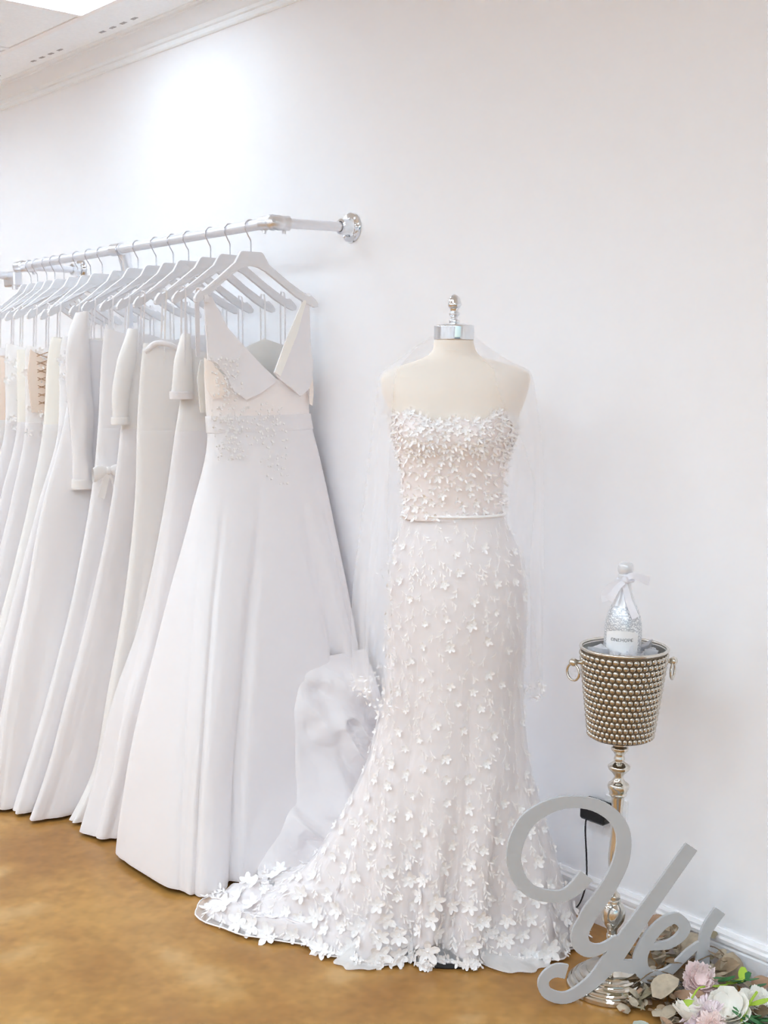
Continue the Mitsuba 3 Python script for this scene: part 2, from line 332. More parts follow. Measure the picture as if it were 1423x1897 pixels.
# --- the V-neck gown at the near end
g = thing('wedding_gown', 'white satin ballgown with deep V neck and beaded waist on the nearest hanger', 'dress')
def Yp(p): return -.265+(p-470)/484
def Zp(p): return 1.705-(p-560)*.001715
D1 = dict(yL=[(1.36, -.448), (1.31, -.450), (1.06, -.535), (.82, -.619), (.49, -.712), (.25, -.766), (.0, -.805)], yR=[(1.36, -.052), (1.31, -.050), (1.22, -.036), (1.05, -.024), (0, -.02)],
          xc=[(1.36, -3.127), (1.0, -3.07), (.5, -3.02), (0, -2.985)], dF=[(1.36, .050), (1.31, .055), (1.05, .105), (.78, .16), (.5, .21), (.25, .24), (0, .262)],
          dB=[(1.36, .04), (1.2, .05), (.8, .10), (.4, .16), (0, .20)], fold=.030, seed=3, box=3.4, waves=((5, .30), (8, .14)),
          valleys=[(1.83, .05, 1.0), (1.30, .10, 1.7), (2.40, .05, .5), (.85, .07, .7)], lift=lambda th: .004+.014*(1-np.exp(-((th-2.3)/.35)**2)))
zz = np.concatenate([np.linspace(1.335, 1.0, 26), np.linspace(.98, .06, 62), np.linspace(.045, .0, 5)])
P1 = skirt_pts(zz, TH, D1)
add('skirt', solidify(grid_mesh(P1, True), .003), 'satin_white', True, g)
def front_x(off): return lambda y, z: -3.127 + off + .050*np.sqrt(np.clip(1-((y+.25)/.215)**2, 0, 1))*np.clip((1.72-z)/.3, .1, 1) + .004
LP = [(375, 558), (388, 558), (412, 612), (437, 643), (462, 673), (489, 701), (486, 708), (457, 727), (432, 738), (412, 722), (402, 694), (391, 676), (377, 668)]
RP = [(554, 560), (567, 556), (565, 652), (569, 668), (563, 706), (552, 722), (534, 733), (511, 715), (491, 700), (484, 690), (516, 627)]
pl = add('bodice', bodice_panel([(Yp(x), Zp(y)) for x, y in LP], front_x(.010)), 'satin_white', 40, g)
pr = add('bodice', bodice_panel([(Yp(x), Zp(y)) for x, y in RP], front_x(.016)), 'satin_white', 40, g)
add('edge_binding', bodice_panel([(Yp(x), Zp(y)) for x, y in [(554, 558), (561, 556), (537, 618), (494, 697), (484, 689), (514, 628)]], front_x(.021), .003), 'satin_cream', 40, pr, label='cream facing along the V neckline')
mid = skirt_pts(np.linspace(1.475, 1.33, 14), TH, {**D1, 'fold': .0, 'yL': [(1.3, -.446), (1.46, -.452)], 'yR': [(1.3, -.054), (1.46, -.054)], 'dF': [(1.3, .052), (1.46, .054)], 'dB': [(1.3, .04), (1.46, .04)]})
mid[..., 2] += (mid[..., 2]-1.33)/.13*(.012*np.cos(2*TH) )[None]
add('midriff', solidify(grid_mesh(mid, True), .002), 'midriff_nude', True, g, label='sheer nude midriff of the gown')
bk = [(376, 700), (382, 668), (440, 655), (500, 628), (540, 640), (566, 668), (570, 700)]
add('back_panel', bodice_panel([(Yp(x), Zp(y)) for x, y in bk] + [(Yp(565), 1.36), (Yp(380), 1.36)], lambda y, z: -3.127-.034+0*y), 'satin_thin', 40, g)
for pg in ([(374, 664), (384, 672), (396, 690), (403, 706), (402, 722), (394, 734), (384, 736), (377, 724), (374, 700)], [(560, 702), (567, 664), (571, 690), (572, 730), (568, 752), (560, 748)]):
    add('nude_inset', bodice_panel([(Yp(x), Zp(y)) for x, y in pg], front_x(.0062), .0025), 'nude_soft', 40, g, label='peach nude lining showing at the side of the bodice')
wb = skirt_pts(np.linspace(1.35, 1.30, 5), TH, D1); c0 = wb.mean(1, keepdims=True); wb = c0 + (wb-c0)*1.02; wb[..., 2] = skirt_pts(np.linspace(1.35, 1.30, 5), TH, D1)[..., 2]
add('waistband', solidify(grid_mesh(wb, True), .003), 'satin_white', True, g)
for y in (-.463, -.056): add('strap', ribbon([(-3.127+.035, y, 1.69), (-3.125+.03, y, 1.708), (-3.127, y, hz-.118), (-3.145, y, 1.70), (-3.16, y+.01*(1 if y < -.2 else -1), 1.53)], (0, .016, 0), .002), 'satin_white', 40, g)
bd = []
for i in range(420):
    t_ = rnd.random()
    if t_ < .55: y, z = rnd.gauss(-.43, .025)+.02, rnd.uniform(1.22, 1.53)
    elif t_ < .85: y, z = rnd.uniform(-.46, -.2), rnd.gauss(1.33, .03)
    else: y, z = rnd.gauss(-.27, .03), rnd.uniform(1.14, 1.32)
    y = max(y, -.455)
    fx = front_x(.021)(np.array(y), np.array(z)) if z > 1.34 else interp(D1['xc'], z)+interp(D1['dF'], z)*math.sqrt(max(0, 1-((y+.25)/.24)**2))*1.02+.012
    bd.append(sph(rnd.uniform(.0022, .0046), 1, (float(fx), y, z), (.6, 1, 1)))
add('beading', cat(*bd), 'bead_sparkle', True, g, kind='stuff', label='sparkling clear beading at the waist')
# bundled train resting against the front right of the skirt
U, V = np.meshgrid(np.linspace(0, 1, 110), np.linspace(0, 1, 130))
zt = .60*(1-V)**1.05 + .006
yl = -.33 - .06*sstep(0, .3, V) - .19*sstep(.55, 1., V); yr = -.035 + 0*V
yt = yl + (yr-yl)*U
prm = np.stack([yt*7, zt*6, yt*0+2.2], -1); n1 = meshkit.fbm(prm, 4, 5)
prm2 = np.stack([(yt+.7*zt)*7+n1*1.2, (zt-.5*yt)*4+n1, yt*0+7.7], -1); n2 = 1-np.abs(meshkit.fbm(prm2, 2, 9)-.5)*4
edge = np.sin(PI*np.clip(U, .0, 1))**.45*sstep(0, .12, V)
xf = interp(D1['xc'], zt)+interp(D1['dF'], zt)*.93
xt = xf + edge*(.030+.030*V) + edge*(.085*n2 + .12*(n1-.5)) + .05*sstep(.86, 1, V)
add('train', solidify(grid_mesh(np.stack([xt, yt, zt+.012*edge*sstep(.8, 1, V)*n1], -1)), .003), 'satin_white', True, g, label='bunched satin train lying at the hem')

# --- the packed gowns behind
def gown(i, x, hem, thick, yLtab, fab, top, lab, seed, fold=.02, lining=None, sleeve=None, yR=-.03, ztop=1.60, top_w=None, neck='sweetheart', group=None, z0=.012):
    t = thing('wedding_gown', lab, 'dress', group)
    wy = interp(yLtab, 1.30)
    p = dict(yL=yLtab, yR=[(1.7, -.07), (1.3, -.075), (1.0, -.04), (0, yR)], xc=[(1.7, x), (1.3, x-.004), (.0, hem)], dF=[(1.7, .022), (1.3, .035), (.9, thick*.7), (.4, thick), (0, thick*1.05)],
             dB=[(1.7, .02), (1.3, .03), (.9, thick*.65), (.4, thick*.9), (0, thick)], fold=fold, seed=seed, box=1.2, amp=1)
    zz = np.concatenate([np.linspace(1.30, 1.0, 18), np.linspace(.97, z0+.04, 44), np.linspace(z0+.03, z0, 3)])
    th = TH[::2]
    add('skirt', solidify(grid_mesh(skirt_pts(zz, th, p), True), .003), fab, True, t)
    zb = np.linspace(0, 1, 16)[:, None]
    ztp = ztop + {'sweetheart': .018*np.cos(4*th)*np.sin(th).clip(0)-.05*np.exp(-((th-PI/2)/.35)**2)-.03*(np.sin(th) < 0), 'flat': 0*th, 'boat': -.03*np.abs(np.sin(th)), 'v': -.16*np.exp(-((th-PI/2)/.6)**2)-.02}[neck]
    Zb = ztp[None]*(1-zb) + 1.29*zb
    pb = skirt_pts(np.linspace(ztop, 1.29, 16), th, {**p, 'fold': .006, 'amp': 1})
    pb[..., 2] = Zb
    b = add('bodice', solidify(grid_mesh(pb, True), .0025), top, True, t)
    if lining:
        c = pb.mean(1, keepdims=True); q = c + (pb-c)*np.array([.86, .93, 1]); q[..., 2] = pb[..., 2]-.01*(1-zb)
        add('lining', grid_mesh(q, True), lining, True, b, label='nude lining inside the bodice')
    for s in (-1, 1):
        yy = hyc + s*(.19 if abs(wy-hyc) > .2 else .15); ye = hyc+s*min(.205, abs(wy-hyc)-.015) if s < 0 else -.085
        dz = .150*((abs(yy-hyc)-.043)/.191) 
        tz = hz-RZ+rz(x)-dz+.004
        xo = .035*((yy-hyc)/.234)**2
        add('hanging_loop', ribbon([(x+.012+xo, ye, ztop-.06), (x+.012+xo, (yy+ye)/2, (tz+ztop)/2), (x+.010+xo, yy, tz-.01), (x+xo, yy, tz+.003), (x-.012+xo, yy, tz-.02), (x-.012+xo, ye, ztop-.07)], (0, .006, 0), .001), fab, 40, t)
    return t, p
def yl(t0, w, k, hem): return [(1.75, t0), (1.55, t0), (1.30, w), (1.04, w-.035-k*.3), (.69, w-.09-k*.5), (.43, w-.16-k*.7), (.19, w-.22-k*.9), (0, hem)]
def flat_tube(pts, wy, wx, m, key, t, n=24, lab=None, fold=.0):
    pts = catmull(pts, 6); k = len(pts); wy = np.interp(np.linspace(0, 1, k), np.linspace(0, 1, len(wy)), wy); a = np.arange(n)/n*2*PI
    P = pts[:, None] + np.stack([np.outer(np.full(k, wx), np.sin(a)), np.outer(wy, np.cos(a)), np.zeros((k, n))], -1)
    P = P + fold*(meshkit.noise(P*np.array([30, 40, 9]))-.5)[..., None]
    return add(key, solidify(grid_mesh(P, True), .0025), m, True, t, label=lab)
# second
t, p = gown(1, -3.24, -3.36, .10, [(1.75, -.455), (1.5, -.455), (1.3, -.487), (1.04, -.531), (.69, -.60), (.43, -.684), (.19, -.735), (0, -.785)], 'satin_white', 'satin_ivory', 'white satin gown with drop sleeve and cuff, behind the V-neck gown', 11, .022, ztop=1.56)
flat_tube([(-3.225, -.455, 1.60), (-3.222, -.468, 1.52), (-3.22, -.474, 1.44), (-3.22, -.478, 1.415)], [.012, .03, .036, .037], .016, 'satin_ivory', 'sleeve', t)
flat_tube([(-3.22, -.478, 1.425), (-3.22, -.479, 1.40)], [.041, .041], .02, 'satin_white', 'sleeve_cuff', t)
# third
t, p = gown(2, -3.35, -3.50, .045, [(1.75, -.50), (1.55, -.535), (1.3, -.56), (1.13, -.566), (.77, -.60), (.43, -.65), (.21, -.68), (0, -.775)], 'satin_ivory', 'satin_ivory', 'ivory satin strapless gown with curled sweetheart edge, third from the rail elbow', 23, .018, ztop=1.57)
ed = catmull([(-3.345, -.53, 1.545), (-3.325, -.50, 1.572), (-3.312, -.45, 1.565), (-3.305, -.38, 1.535)], 8)
add('neck_roll', tube(ed, .009, 12), 'satin_white', 40, t, label='rolled white satin neckline edge')
# fourth
t, p = gown(3, -3.48, -3.60, .05, [(1.75, -.50), (1.53, -.52), (1.33, -.54), (1.1, -.575), (.7, -.66), (.4, -.74), (.2, -.79), (0, -.86)], 'satin_white', 'satin_ivory', 'ivory gown with a soft elbow-length sleeve, fourth from the rail elbow', 31, .02, ztop=1.55)
flat_tube([(-3.465, -.50, 1.62), (-3.46, -.53, 1.52), (-3.458, -.555, 1.42), (-3.458, -.56, 1.335)], [.015, .032, .030, .026], .016, 'satin_ivory', 'sleeve', t)
flat_tube([(-3.458, -.56, 1.34), (-3.458, -.561, 1.315)], [.031, .032], .02, 'satin_ivory', 'sleeve_cuff', t)
# fifth, with a bow
t, p = gown(4, -3.575, -3.70, .05, [(1.75, -.52), (1.53, -.555), (1.3, -.575), (1.17, -.59), (.8, -.66), (.4, -.76), (.2, -.82), (0, -.88)], 'crepe_white', 'crepe_white', 'plain white gown with a knotted bow on its skirt, fifth from the rail elbow', 41, .02, ztop=1.62)
def bow(c, s, m, t, key='bow'):
    c = np.array(c); parts = []
    for sg in (-1, 1):
        P = []
        for u in np.linspace(0, 1, 10):
            hgt = s*(.12+.5*math.sin(PI*min(u*.62, 1)))
            a = np.arange(14)/14*2*PI
            P.append(c + np.stack([.10*s*np.sin(a)+.03*s, np.full(14, sg*u*s*.75), hgt*np.cos(a)*.55 - .2*s*u*u], -1))
        parts.append(grid_mesh(np.array(P), True))
        parts.append(solidify(grid_mesh(np.stack([[c+np.array([.02*s, sg*(.05+.4*u)*s-.1*s, -1.1*s*u]), c+np.array([.03*s, sg*(.05+.4*u)*s+.12*s+.1*s*u, -1.0*s*u-.02])] for u in np.linspace(0, 1, 8)])), .002))
    parts.append(sph(.16*s, 2, c+np.array([.04*s, 0, 0]), (.7, 1, 1.1)))
    return add(key, cat(*parts), m, 40, t, label='knotted fabric bow')
bow((-3.525, -.575, 1.165), .075, 'satin_ivory', t)
# sixth: the big plain A-line with straight shoulders
t, p = gown(5, -3.685, -3.78, .055, [(1.75, -.49), (1.69, -.60), (1.5, -.605), (1.32, -.64), (1.01, -.736), (.75, -.79), (.49, -.85), (.2, -.90), (0, -.925)], 'crepe_white', 'crepe_white', 'plain white A-line gown with long straight sleeves, just left of the support leg', 53, .02, ztop=1.60, neck='sweetheart')
flat_tube([(-3.66, -.575, 1.675), (-3.655, -.60, 1.55), (-3.65, -.60, 1.35), (-3.65, -.60, 1.12)], [.02, .045, .042, .036], .018, 'crepe_white', 'sleeve', t, fold=.012)
flat_tube([(-3.65, -.60, 1.13), (-3.65, -.60, 1.095)], [.040, .042], .022, 'satin_ivory', 'sleeve_cuff', t)
t, p = gown(6, -3.806, -3.90, .055, [(1.75, -.50), (1.55, -.585), (1.3, -.60), (1.04, -.68), (.69, -.78), (.4, -.86), (.2, -.90), (0, -.93)], 'satin_white', 'lace_white', 'white gown with textured lace bodice beside the plain A-line gown', 61, .02, lining='lining_nude', ztop=1.60)
lace_holders = [(t, -3.806, -.59)]
t, p = gown(7, -3.919, -4.00, .055, [(1.75, -.5), (1.55, -.575), (1.3, -.60), (1.04, -.66), (.69, -.76), (.4, -.84), (0, -.93)], 'satin_ivory', 'lining_cream', 'cream gown with deep nude neckline, between two lace-bodice gowns', 67, .02, lining='lining_nude', ztop=1.62, neck='v')
t, p = gown(8, -4.062, -4.12, .055, [(1.75, -.5), (1.55, -.59), (1.3, -.60), (1.04, -.66), (.69, -.76), (.4, -.84), (0, -.93)], 'satin_white', 'lace_white', 'white gown with corset-laced nude back in the left group', 71, .02, lining='lining_nude', ztop=1.57)
lace_holders.append((t, -4.062, -.59))
lc = []
for k in range(7):
    z = 1.36+.028*k; lc += [tube(np.array([(-4.028, -.585, z), (-4.02, -.555, z+.012), (-4.018, -.52, z+.024)]), .0018, 6), tube(np.array([(-4.028, -.585, z+.024), (-4.02, -.555, z+.012), (-4.018, -.52, z)]), .0018, 6)]
add('corset_lacing', cat(*lc), 'dry_leaf_5', 40, t, label='dark criss-cross corset lacing')
bodpan = [(-.595, 1.34), (-.605, 1.47), (-.59, 1.56), (-.555, 1.535), (-.51, 1.50), (-.49, 1.42), (-.52, 1.33)]
add('back_inset', bodice_panel(bodpan, lambda y, z: -4.062+.036+0*y), 'lining_nude', 40, t, label='nude back inset')
far = [(-4.15, 'lining_cream', 'satin_white', 'flat', 'ivory gown with peach nude bodice lining, ninth in the packed left group'), (-4.25, 'lace_white', 'satin_white', 'sweetheart', 'white lace-bodice gown deep in the packed left group'), (-4.365, 'lining_nude', 'satin_ivory', 'v', 'gown with peach nude bodice near the left edge of the photo'),
       (-4.441, 'lace_white', 'satin_white', 'sweetheart', 'white gown with sheer bodice at the left edge of the photo'), (-4.56, 'lining_nude', 'satin_ivory', 'flat', 'leftmost visible gown with a peach bodice cut by the photo edge')]
for k, (x, top, fab, nk, lb) in enumerate(far):
    t, p = gown(9+k, x, x-.05, .05, [(1.75, -.5), (1.55, -.58), (1.3, -.59), (1.04, -.66), (.69, -.76), (.4, -.84), (0, -.93)], fab, top, lb, 80+k, .018, lining='lining_nude', ztop=1.56+.02*(k % 2), neck=nk)
    if top == 'lace_white': lace_holders.append((t, x, -.58))
# lace texture on bodices: small raised motifs
def petal(l, w, cup=.15, n=4):
    u = np.linspace(0, 1, n+1); P = []
    for a in u:
        h = w*.5*math.sin(PI*(.10+.80*a**1.25))**.75
        P.append([(a*l, -h, cup*l*a*a), (a*l, 0, cup*l*a*a-.12*h), (a*l, h, cup*l*a*a)])
    return grid_mesh(np.array(P))
def rot(m, ax, d): m = m.copy(); m.apply_transform(trimesh.transformations.rotation_matrix(d, ax)); return m
def flower_mesh(l, w, n=5, cup=.2, seed=0):
    q = random.Random(seed); ms = []
    for k in range(n): ms.append(rot(petal(l*q.uniform(.8, 1.12), w*q.uniform(.85, 1.1), cup*q.uniform(.5, 1.4), 3), (0, 0, 1), 2*PI*k/n+q.uniform(-.18, .18)))
    ms.append(sph(l*.11, 0, (0, 0, .02*l)))
    return solidify(cat(*ms[:-1]), .0006) if False else cat(*ms)
for t, x, yl_ in lace_holders:
    ms = []
    for k in range(46):
        y = rnd.uniform(yl_-.015, yl_+.16); z = rnd.uniform(1.22, 1.56); fl = flower_mesh(rnd.uniform(.010, .017), .008, 5, .3, k)
        fl.apply_transform(frame((x+.035+.004*rnd.random()-.02*(1 if y < yl_ else 0), y, z), (0, 1, 0), (0, 0, 1), (1, 0, 0)))
        fl.apply_transform(trimesh.transformations.rotation_matrix(rnd.uniform(0, 6), (1, 0, 0), (x, y, z))); ms.append(fl)
    add('lace_motif', cat(*ms), 'applique', 40, t, kind='stuff', label='raised white lace motifs')

# ------------------------------------------------------------------ the dress form
MX = np.array([-2.1517, -.4116, 0]); TC = np.array([.71475, -.69938, 0]); LT = np.array([.69938, .71475, 0]); UP = np.array([0, 0, 1.])
def loc(l, f, z): return MX + np.multiply.outer(l, LT) + np.multiply.outer(f, TC) + np.multiply.outer(z, UP)
BODY = np.array([(1.568, -.011, .084), (1.546, -.013, .089), (1.529, -.026, .100), (1.513, -.063, .149), (1.500, -.103, .195), (1.487, -.131, .219), (1.474, -.141, .226), (1.441, -.138, .220), (1.408, -.125, .210), (1.388, -.118, .203), (1.341, -.107, .190), (1.274, -.090, .171), (1.207, -.079, .162), (1.145, -.077, .161), (1.118, -.083, .167)])
DEP = [(1.568, .045), (1.53, .050), (1.5, .062), (1.474, .082), (1.441, .097), (1.388, .106), (1.341, .112), (1.274, .098), (1.207, .084), (1.145, .078), (1.118, .082)]
def body_ring(z, th, off=0.):
    """th: angle from towards the viewer (0) to the right (pi/2)"""
    z = np.asarray(z)[:, None]; th = np.asarray(th)[None]
    l, r_ = interp(BODY[:, :2], z)-off, interp(BODY[:, [0, 2]], z)+off; d = interp(DEP, z)+off
    bust = .020*np.exp(-((z-1.335)/.045)**2)*(np.exp(-((th+.62)/.38)**2)+np.exp(-((th-.36)/.38)**2))
    f = d*np.cos(th)*1.0 + bust
    lat = (l+r_)/2 + (r_-l)/2*np.sign(np.sin(th))*np.abs(np.sin(th))**.92
    f = f - .016*np.sin(th)*sstep(1.5, 1.3, z)
    sh, fb, zb = np.broadcast_arrays(lat, f, z)
    return MX + sh[..., None]*LT + fb[..., None]*TC + zb[..., None]*UP
df = thing('dress_form', 'cream linen dressmaker form with chrome neck cap wearing the lace gown', 'dress form')
zb = np.concatenate([np.linspace(1.566, 1.47, 40), np.linspace(1.465, 1.165, 50)])
PB = body_ring(zb, TH[::3]); mm = cat(grid_mesh(PB, True), cap(PB, 0), cap(PB, -1)); mm.merge_vertices(); mm.fix_normals()
add('torso', mm, 'linen_form', True, df)
nc = loc(.037, 0, 0); add('neck_seam', lathe([(.0485, 1.538), (.0502, 1.540), (.0485, 1.542)], 40, (nc[0], nc[1], 0)), 'linen_form', True, df)
capm = lathe(smooth_profile([(0, 1.566), (.0475, 1.566), (.0490, 1.568), (.0490, 1.597), (.0478, 1.600), (.040, 1.603), (.012, 1.606), (0, 1.606)], 3), 48, (nc[0], nc[1], 0))
nk = add('neck_cap', capm, 'chrome', 35, df, label='chrome neck cap')
fp = [(0.011, 1.604), (.013, 1.607), (.0125, 1.613), (.008, 1.616), (.0085, 1.621), (.013, 1.626), (.0135, 1.630), (.0095, 1.634), (.011, 1.640), (.0155, 1.646), (.0165, 1.650), (.0155, 1.656), (.0135, 1.664), (.0095, 1.670), (.004, 1.674), (0, 1.675)]
add('finial', lathe(smooth_profile(fp, 4), 32, (nc[0], nc[1], 0)), 'chrome', True, df, label='turned chrome finial')
sc_ = loc(.04, .03, 0); add('stand_base', lathe([(0, 0.0), (.148, 0.0), (.15, .004), (.148, .010), (.03, .016), (.018, .03), (0, .03)], 48, (sc_[0], sc_[1], 0)), 'black_plastic', 30, df, label='round black base')
add('stand_pole', cyl(loc(.04, 0.0, .012), loc(.04, 0, 1.14), .014), 'black_plastic', 40, df, label='black pole')
fc = loc(-.005, .168, 0); add('stand_foot', box(fc[0]-.014, fc[0]+.014, fc[1]-.014, fc[1]+.014, 0, .016, .004), 'black_plastic', 30, df)

# --- lace gown
lg = thing('lace_gown', 'white strapless floral lace gown with spreading train, worn by the dress form', 'dress')
NT = 216; TG = np.linspace(-PI, PI, NT, endpoint=False)
def neck_z(th): return 1.392 - .022*np.exp(-((th+.05)/.45)**2) + .006*np.cos(th*9) - .055*sstep(.95, 1.6, th) - .05*sstep(-1.2, -2.0, th) - .05*sstep(1.6, 2.4, th)
vb = np.linspace(0, 1, 34)[:, None]
def bodice_surf(off):
    zt = neck_z(TG)[None]*(1-vb) + 1.128*vb
    # ring per (row, theta): evaluate on each row by its own z
    out = np.empty(zt.shape+(3,))
    zs = np.linspace(1.10, 1.42, 120); ref = body_ring(zs, TG, off)
    for j in range(NT):
        for k in range(3): out[:, j, k] = np.interp(zt[:, j], zs, ref[:, j, k])
    return out
BS = bodice_surf(.004)
add('bodice', solidify(grid_mesh(BS, True), .003), 'bodice_blush', True, lg)
SK = np.array([(1.145, -.079, .163), (1.118, -.085, .170), (1.070, -.099, .195), (1.000, -.115, .221), (.930, -.120, .228), (.860, -.122, .229), (.789, -.123, .226), (.718, -.124, .223), (.646, -.131, .225), (.573, -.146, .232), (.499, -.161, .242)])
SD = [(1.145, .084), (1.118, .088), (1.07, .105), (1.0, .122), (.93, .130), (.86, .132), (.718, .128), (.6, .130), (.499, .138)]
HEM = [(-180, .47), (-165, .52), (-152, .56), (-140, .535), (-127, .566), (-117, .612), (-104, .640), (-96, .645), (-89.5, .585), (-83.7, .50), (-79.6, .405), (-74, .33), (-60, .283), (-45, .245), (-30, .195), (-12, .170), (2, .166), (23, .184), (45, .215), (59, .262), (68, .33), (77, .378), (96, .393), (117, .39), (135, .385), (150, .385), (165, .42), (180, .47)]
PEX = [(-180, 1.8), (-150, 2.2), (-125, 2.5), (-95, 2.6), (-80, 2.0), (-60, 1.5), (-30, 1.2), (30, 1.2), (70, 1.35), (100, 1.4), (150, 1.4), (180, 1.8)]
def gown_skirt(off, send=1.0, ns=60, flare=0.0):
    zr = np.linspace(1.135, .50, 46); z = zr[:, None]; th = TG[None]
    l, r_, d = interp(SK[:, :2], z)-off, interp(SK[:, [0, 2]], z)+off, interp(SD, z)+off
    fo = .010*sstep(.95, .5, z)*(2*np.abs(np.cos(4*th+.6))**.8-1)*(.4+.6*np.abs(np.sin(th*1.5)))
    lat = (l+r_)/2 + ((r_-l)/2+fo*.4)*np.sin(th); f = (d+fo)*np.cos(th)
    A = np.stack(np.broadcast_arrays(lat, f, z), -1)
    top = A[-1]; deg = np.degrees(TG)
    H = interp(HEM, deg); pe = interp(PEX, deg)
    rip = .010*np.cos(11*TG+.5)+.007*np.cos(19*TG+2)+.004*np.cos(31*TG)
    hl, hf = (H+rip+off)*np.sin(TG), (H+rip+off)*np.cos(TG)
    s = np.linspace(0, 1, ns+1)[1:, None]*send + 0*TG[None]
    tr = np.exp(-(((deg+108+180) % 360-180)/38)**2)[None]
    zz = .008 + .492*(1-s)**pe[None]
    P = np.stack([s, np.broadcast_to(TG[None], (ns, NT))], -1) if False else None
    lat = top[None, :, 0]*(1-s) + hl[None]*s; f = top[None, :, 1]*(1-s) + hf[None]*s
    q = np.stack(np.broadcast_arrays(lat*9, f*9, zz*3), -1); nz = meshkit.fbm(q, 3, 3)
    q2 = np.stack([TG[None]*7+0*s, s*3.0+0*TG[None], 0*s+TG[None]*0+4.0], -1); n2 = meshkit.fbm(q2, 3, 8)
    ridge = 1-np.abs(2*n2-1)*1.6
    zz = zz + tr*(.055*sstep(.35, .6, s)*sstep(1.0, .82, s)*ridge + .02*(nz-.4)*sstep(.3, .6, s)) + .012*sstep(.75, 1, s)*(nz-.3)*(1-tr)
    wave = (2*np.abs(np.cos(5.5*TG[None]+.6+2*(n2-.5)))**.8-1)*.011*np.sin(PI*np.clip(s, 0, 1)*.75)*(1-.7*tr)
    lat = lat + wave*np.sin(TG[None]); f = f + wave*np.cos(TG[None])
    zz = np.maximum(zz, .004)
    B = np.stack(np.broadcast_arrays(lat, f, zz), -1)
    C = np.concatenate([A, B]); 
    W = MX + C[..., :1]*LT + C[..., 1:2]*TC + C[..., 2:]*UP
    W[..., 1] = np.minimum(W[..., 1], -.026)
    return W
SO = gown_skirt(.004); SI = gown_skirt(-.004, .955-.115*np.exp(-((np.degrees(TG)-0)/17)**2)[None])
add('skirt_lining', grid_mesh(SI, True), 'gown_lining', True, lg, label='blush opaque lining under the tulle')
add('skirt', grid_mesh(SO, True), 'tulle_skirt', True, lg, label='sheer white tulle overskirt')
hemc = SO[-1]; hp = np.vstack([hemc, hemc[:1]]); hp[:, 2] = np.maximum(hp[:, 2], .004)
add('hem_cord', tube(hp, .0022, 6, False), 'applique', True, lg, label='corded white hem')
# underskirt ruffles that peep out below the hem
def ruffle(d0, d1, out, m):
    th = np.radians(np.linspace(d0, d1, 50)); H = interp(HEM, np.degrees(th)); e = np.sin(PI*np.linspace(0, 1, 50))**.5
    P = []
    for s in np.linspace(0, 1, 8):
        rr = H-.05 + (out*e+.05)*s + .006*np.cos(th*40)*s
        P.append(loc(rr*np.sin(th), rr*np.cos(th), (.045*(1-s)**1.3+.006)*np.ones(50)))
    return add('underskirt_ruffle', solidify(grid_mesh(np.array(P)), .002), m, True, lg, label='underskirt ruffle peeping out below the hem')
ruffle(-58, -30, .045, 'tulle_sheer'); ruffle(40, 66, .075, 'tulle_sheer')
wbm = np.stack([SO[k] for k in (0, 1, 2)]); 
add('waist_seam', tube(np.vstack([SO[0], SO[0][:1]])+np.array([0, 0, .004]), .004, 8, False), 'applique', True, lg)
# appliqués
def surf_frame(S, i, j):
    p = S[i, j]; du = S[i, (j+1) % S.shape[1]] - S[i, j-1]; dv = S[max(i-1, 0), j] - S[min(i+1, len(S)-1), j]
    n = np.cross(du, dv); n /= np.linalg.norm(n)+1e-12; u = du/(np.linalg.norm(du)+1e-12); return p, u, np.cross(n, u), n
FL = [mikit.ply(flower_mesh(1, .62, 5+k % 2, .25, k), 'applique', False) for k in range(6)]
def sprig_mesh(seed):
    q = random.Random(seed); ms = []
    for k in range(q.randint(3, 4)):
        pm = petal(.62*q.uniform(.8, 1.1), .22, .1, 3); pm = rot(pm, (0, 0, 1), (1 if k % 2 else -1)*q.uniform(.35, .8)); pm.apply_translation((k*.28, 0, .02)); ms.append(pm)
    st = [(u, .06*math.sin(u*3), .01) for u in np.linspace(-.3, 1.1, 6)]; ms.append(tube(np.array(st), .018, 4)); return cat(*ms)
SPR = [sprig_mesh(k) for k in range(6)]
placed = []
def place(S, i, j, size, mind):
    p, u, v, n = surf_frame(S, i, j)
    for q, m_ in placed:
        if np.sum((q-p)**2) < max(mind, 0)**2: return None
    placed.append((p, mind)); a = rnd.uniform(0, 2*PI); x = math.cos(a)*u+math.sin(a)*v; y = -math.sin(a)*u+math.cos(a)*v
    return p, x, y, n
def vis(S, i, j):
    p, u, v, n = surf_frame(S, i, j); return n @ (CAM-p) > -.02*np.linalg.norm(CAM-p)
nfl = 0
specs = []
for it in range(9000):
    i = rnd.randrange(3, len(SO)-4); j = rnd.randrange(NT); s = i/len(SO)
    low = max(0, (i-46)/60)
    if rnd.random() > .20 + 1.0*low: continue
    specs.append((i, j, low))

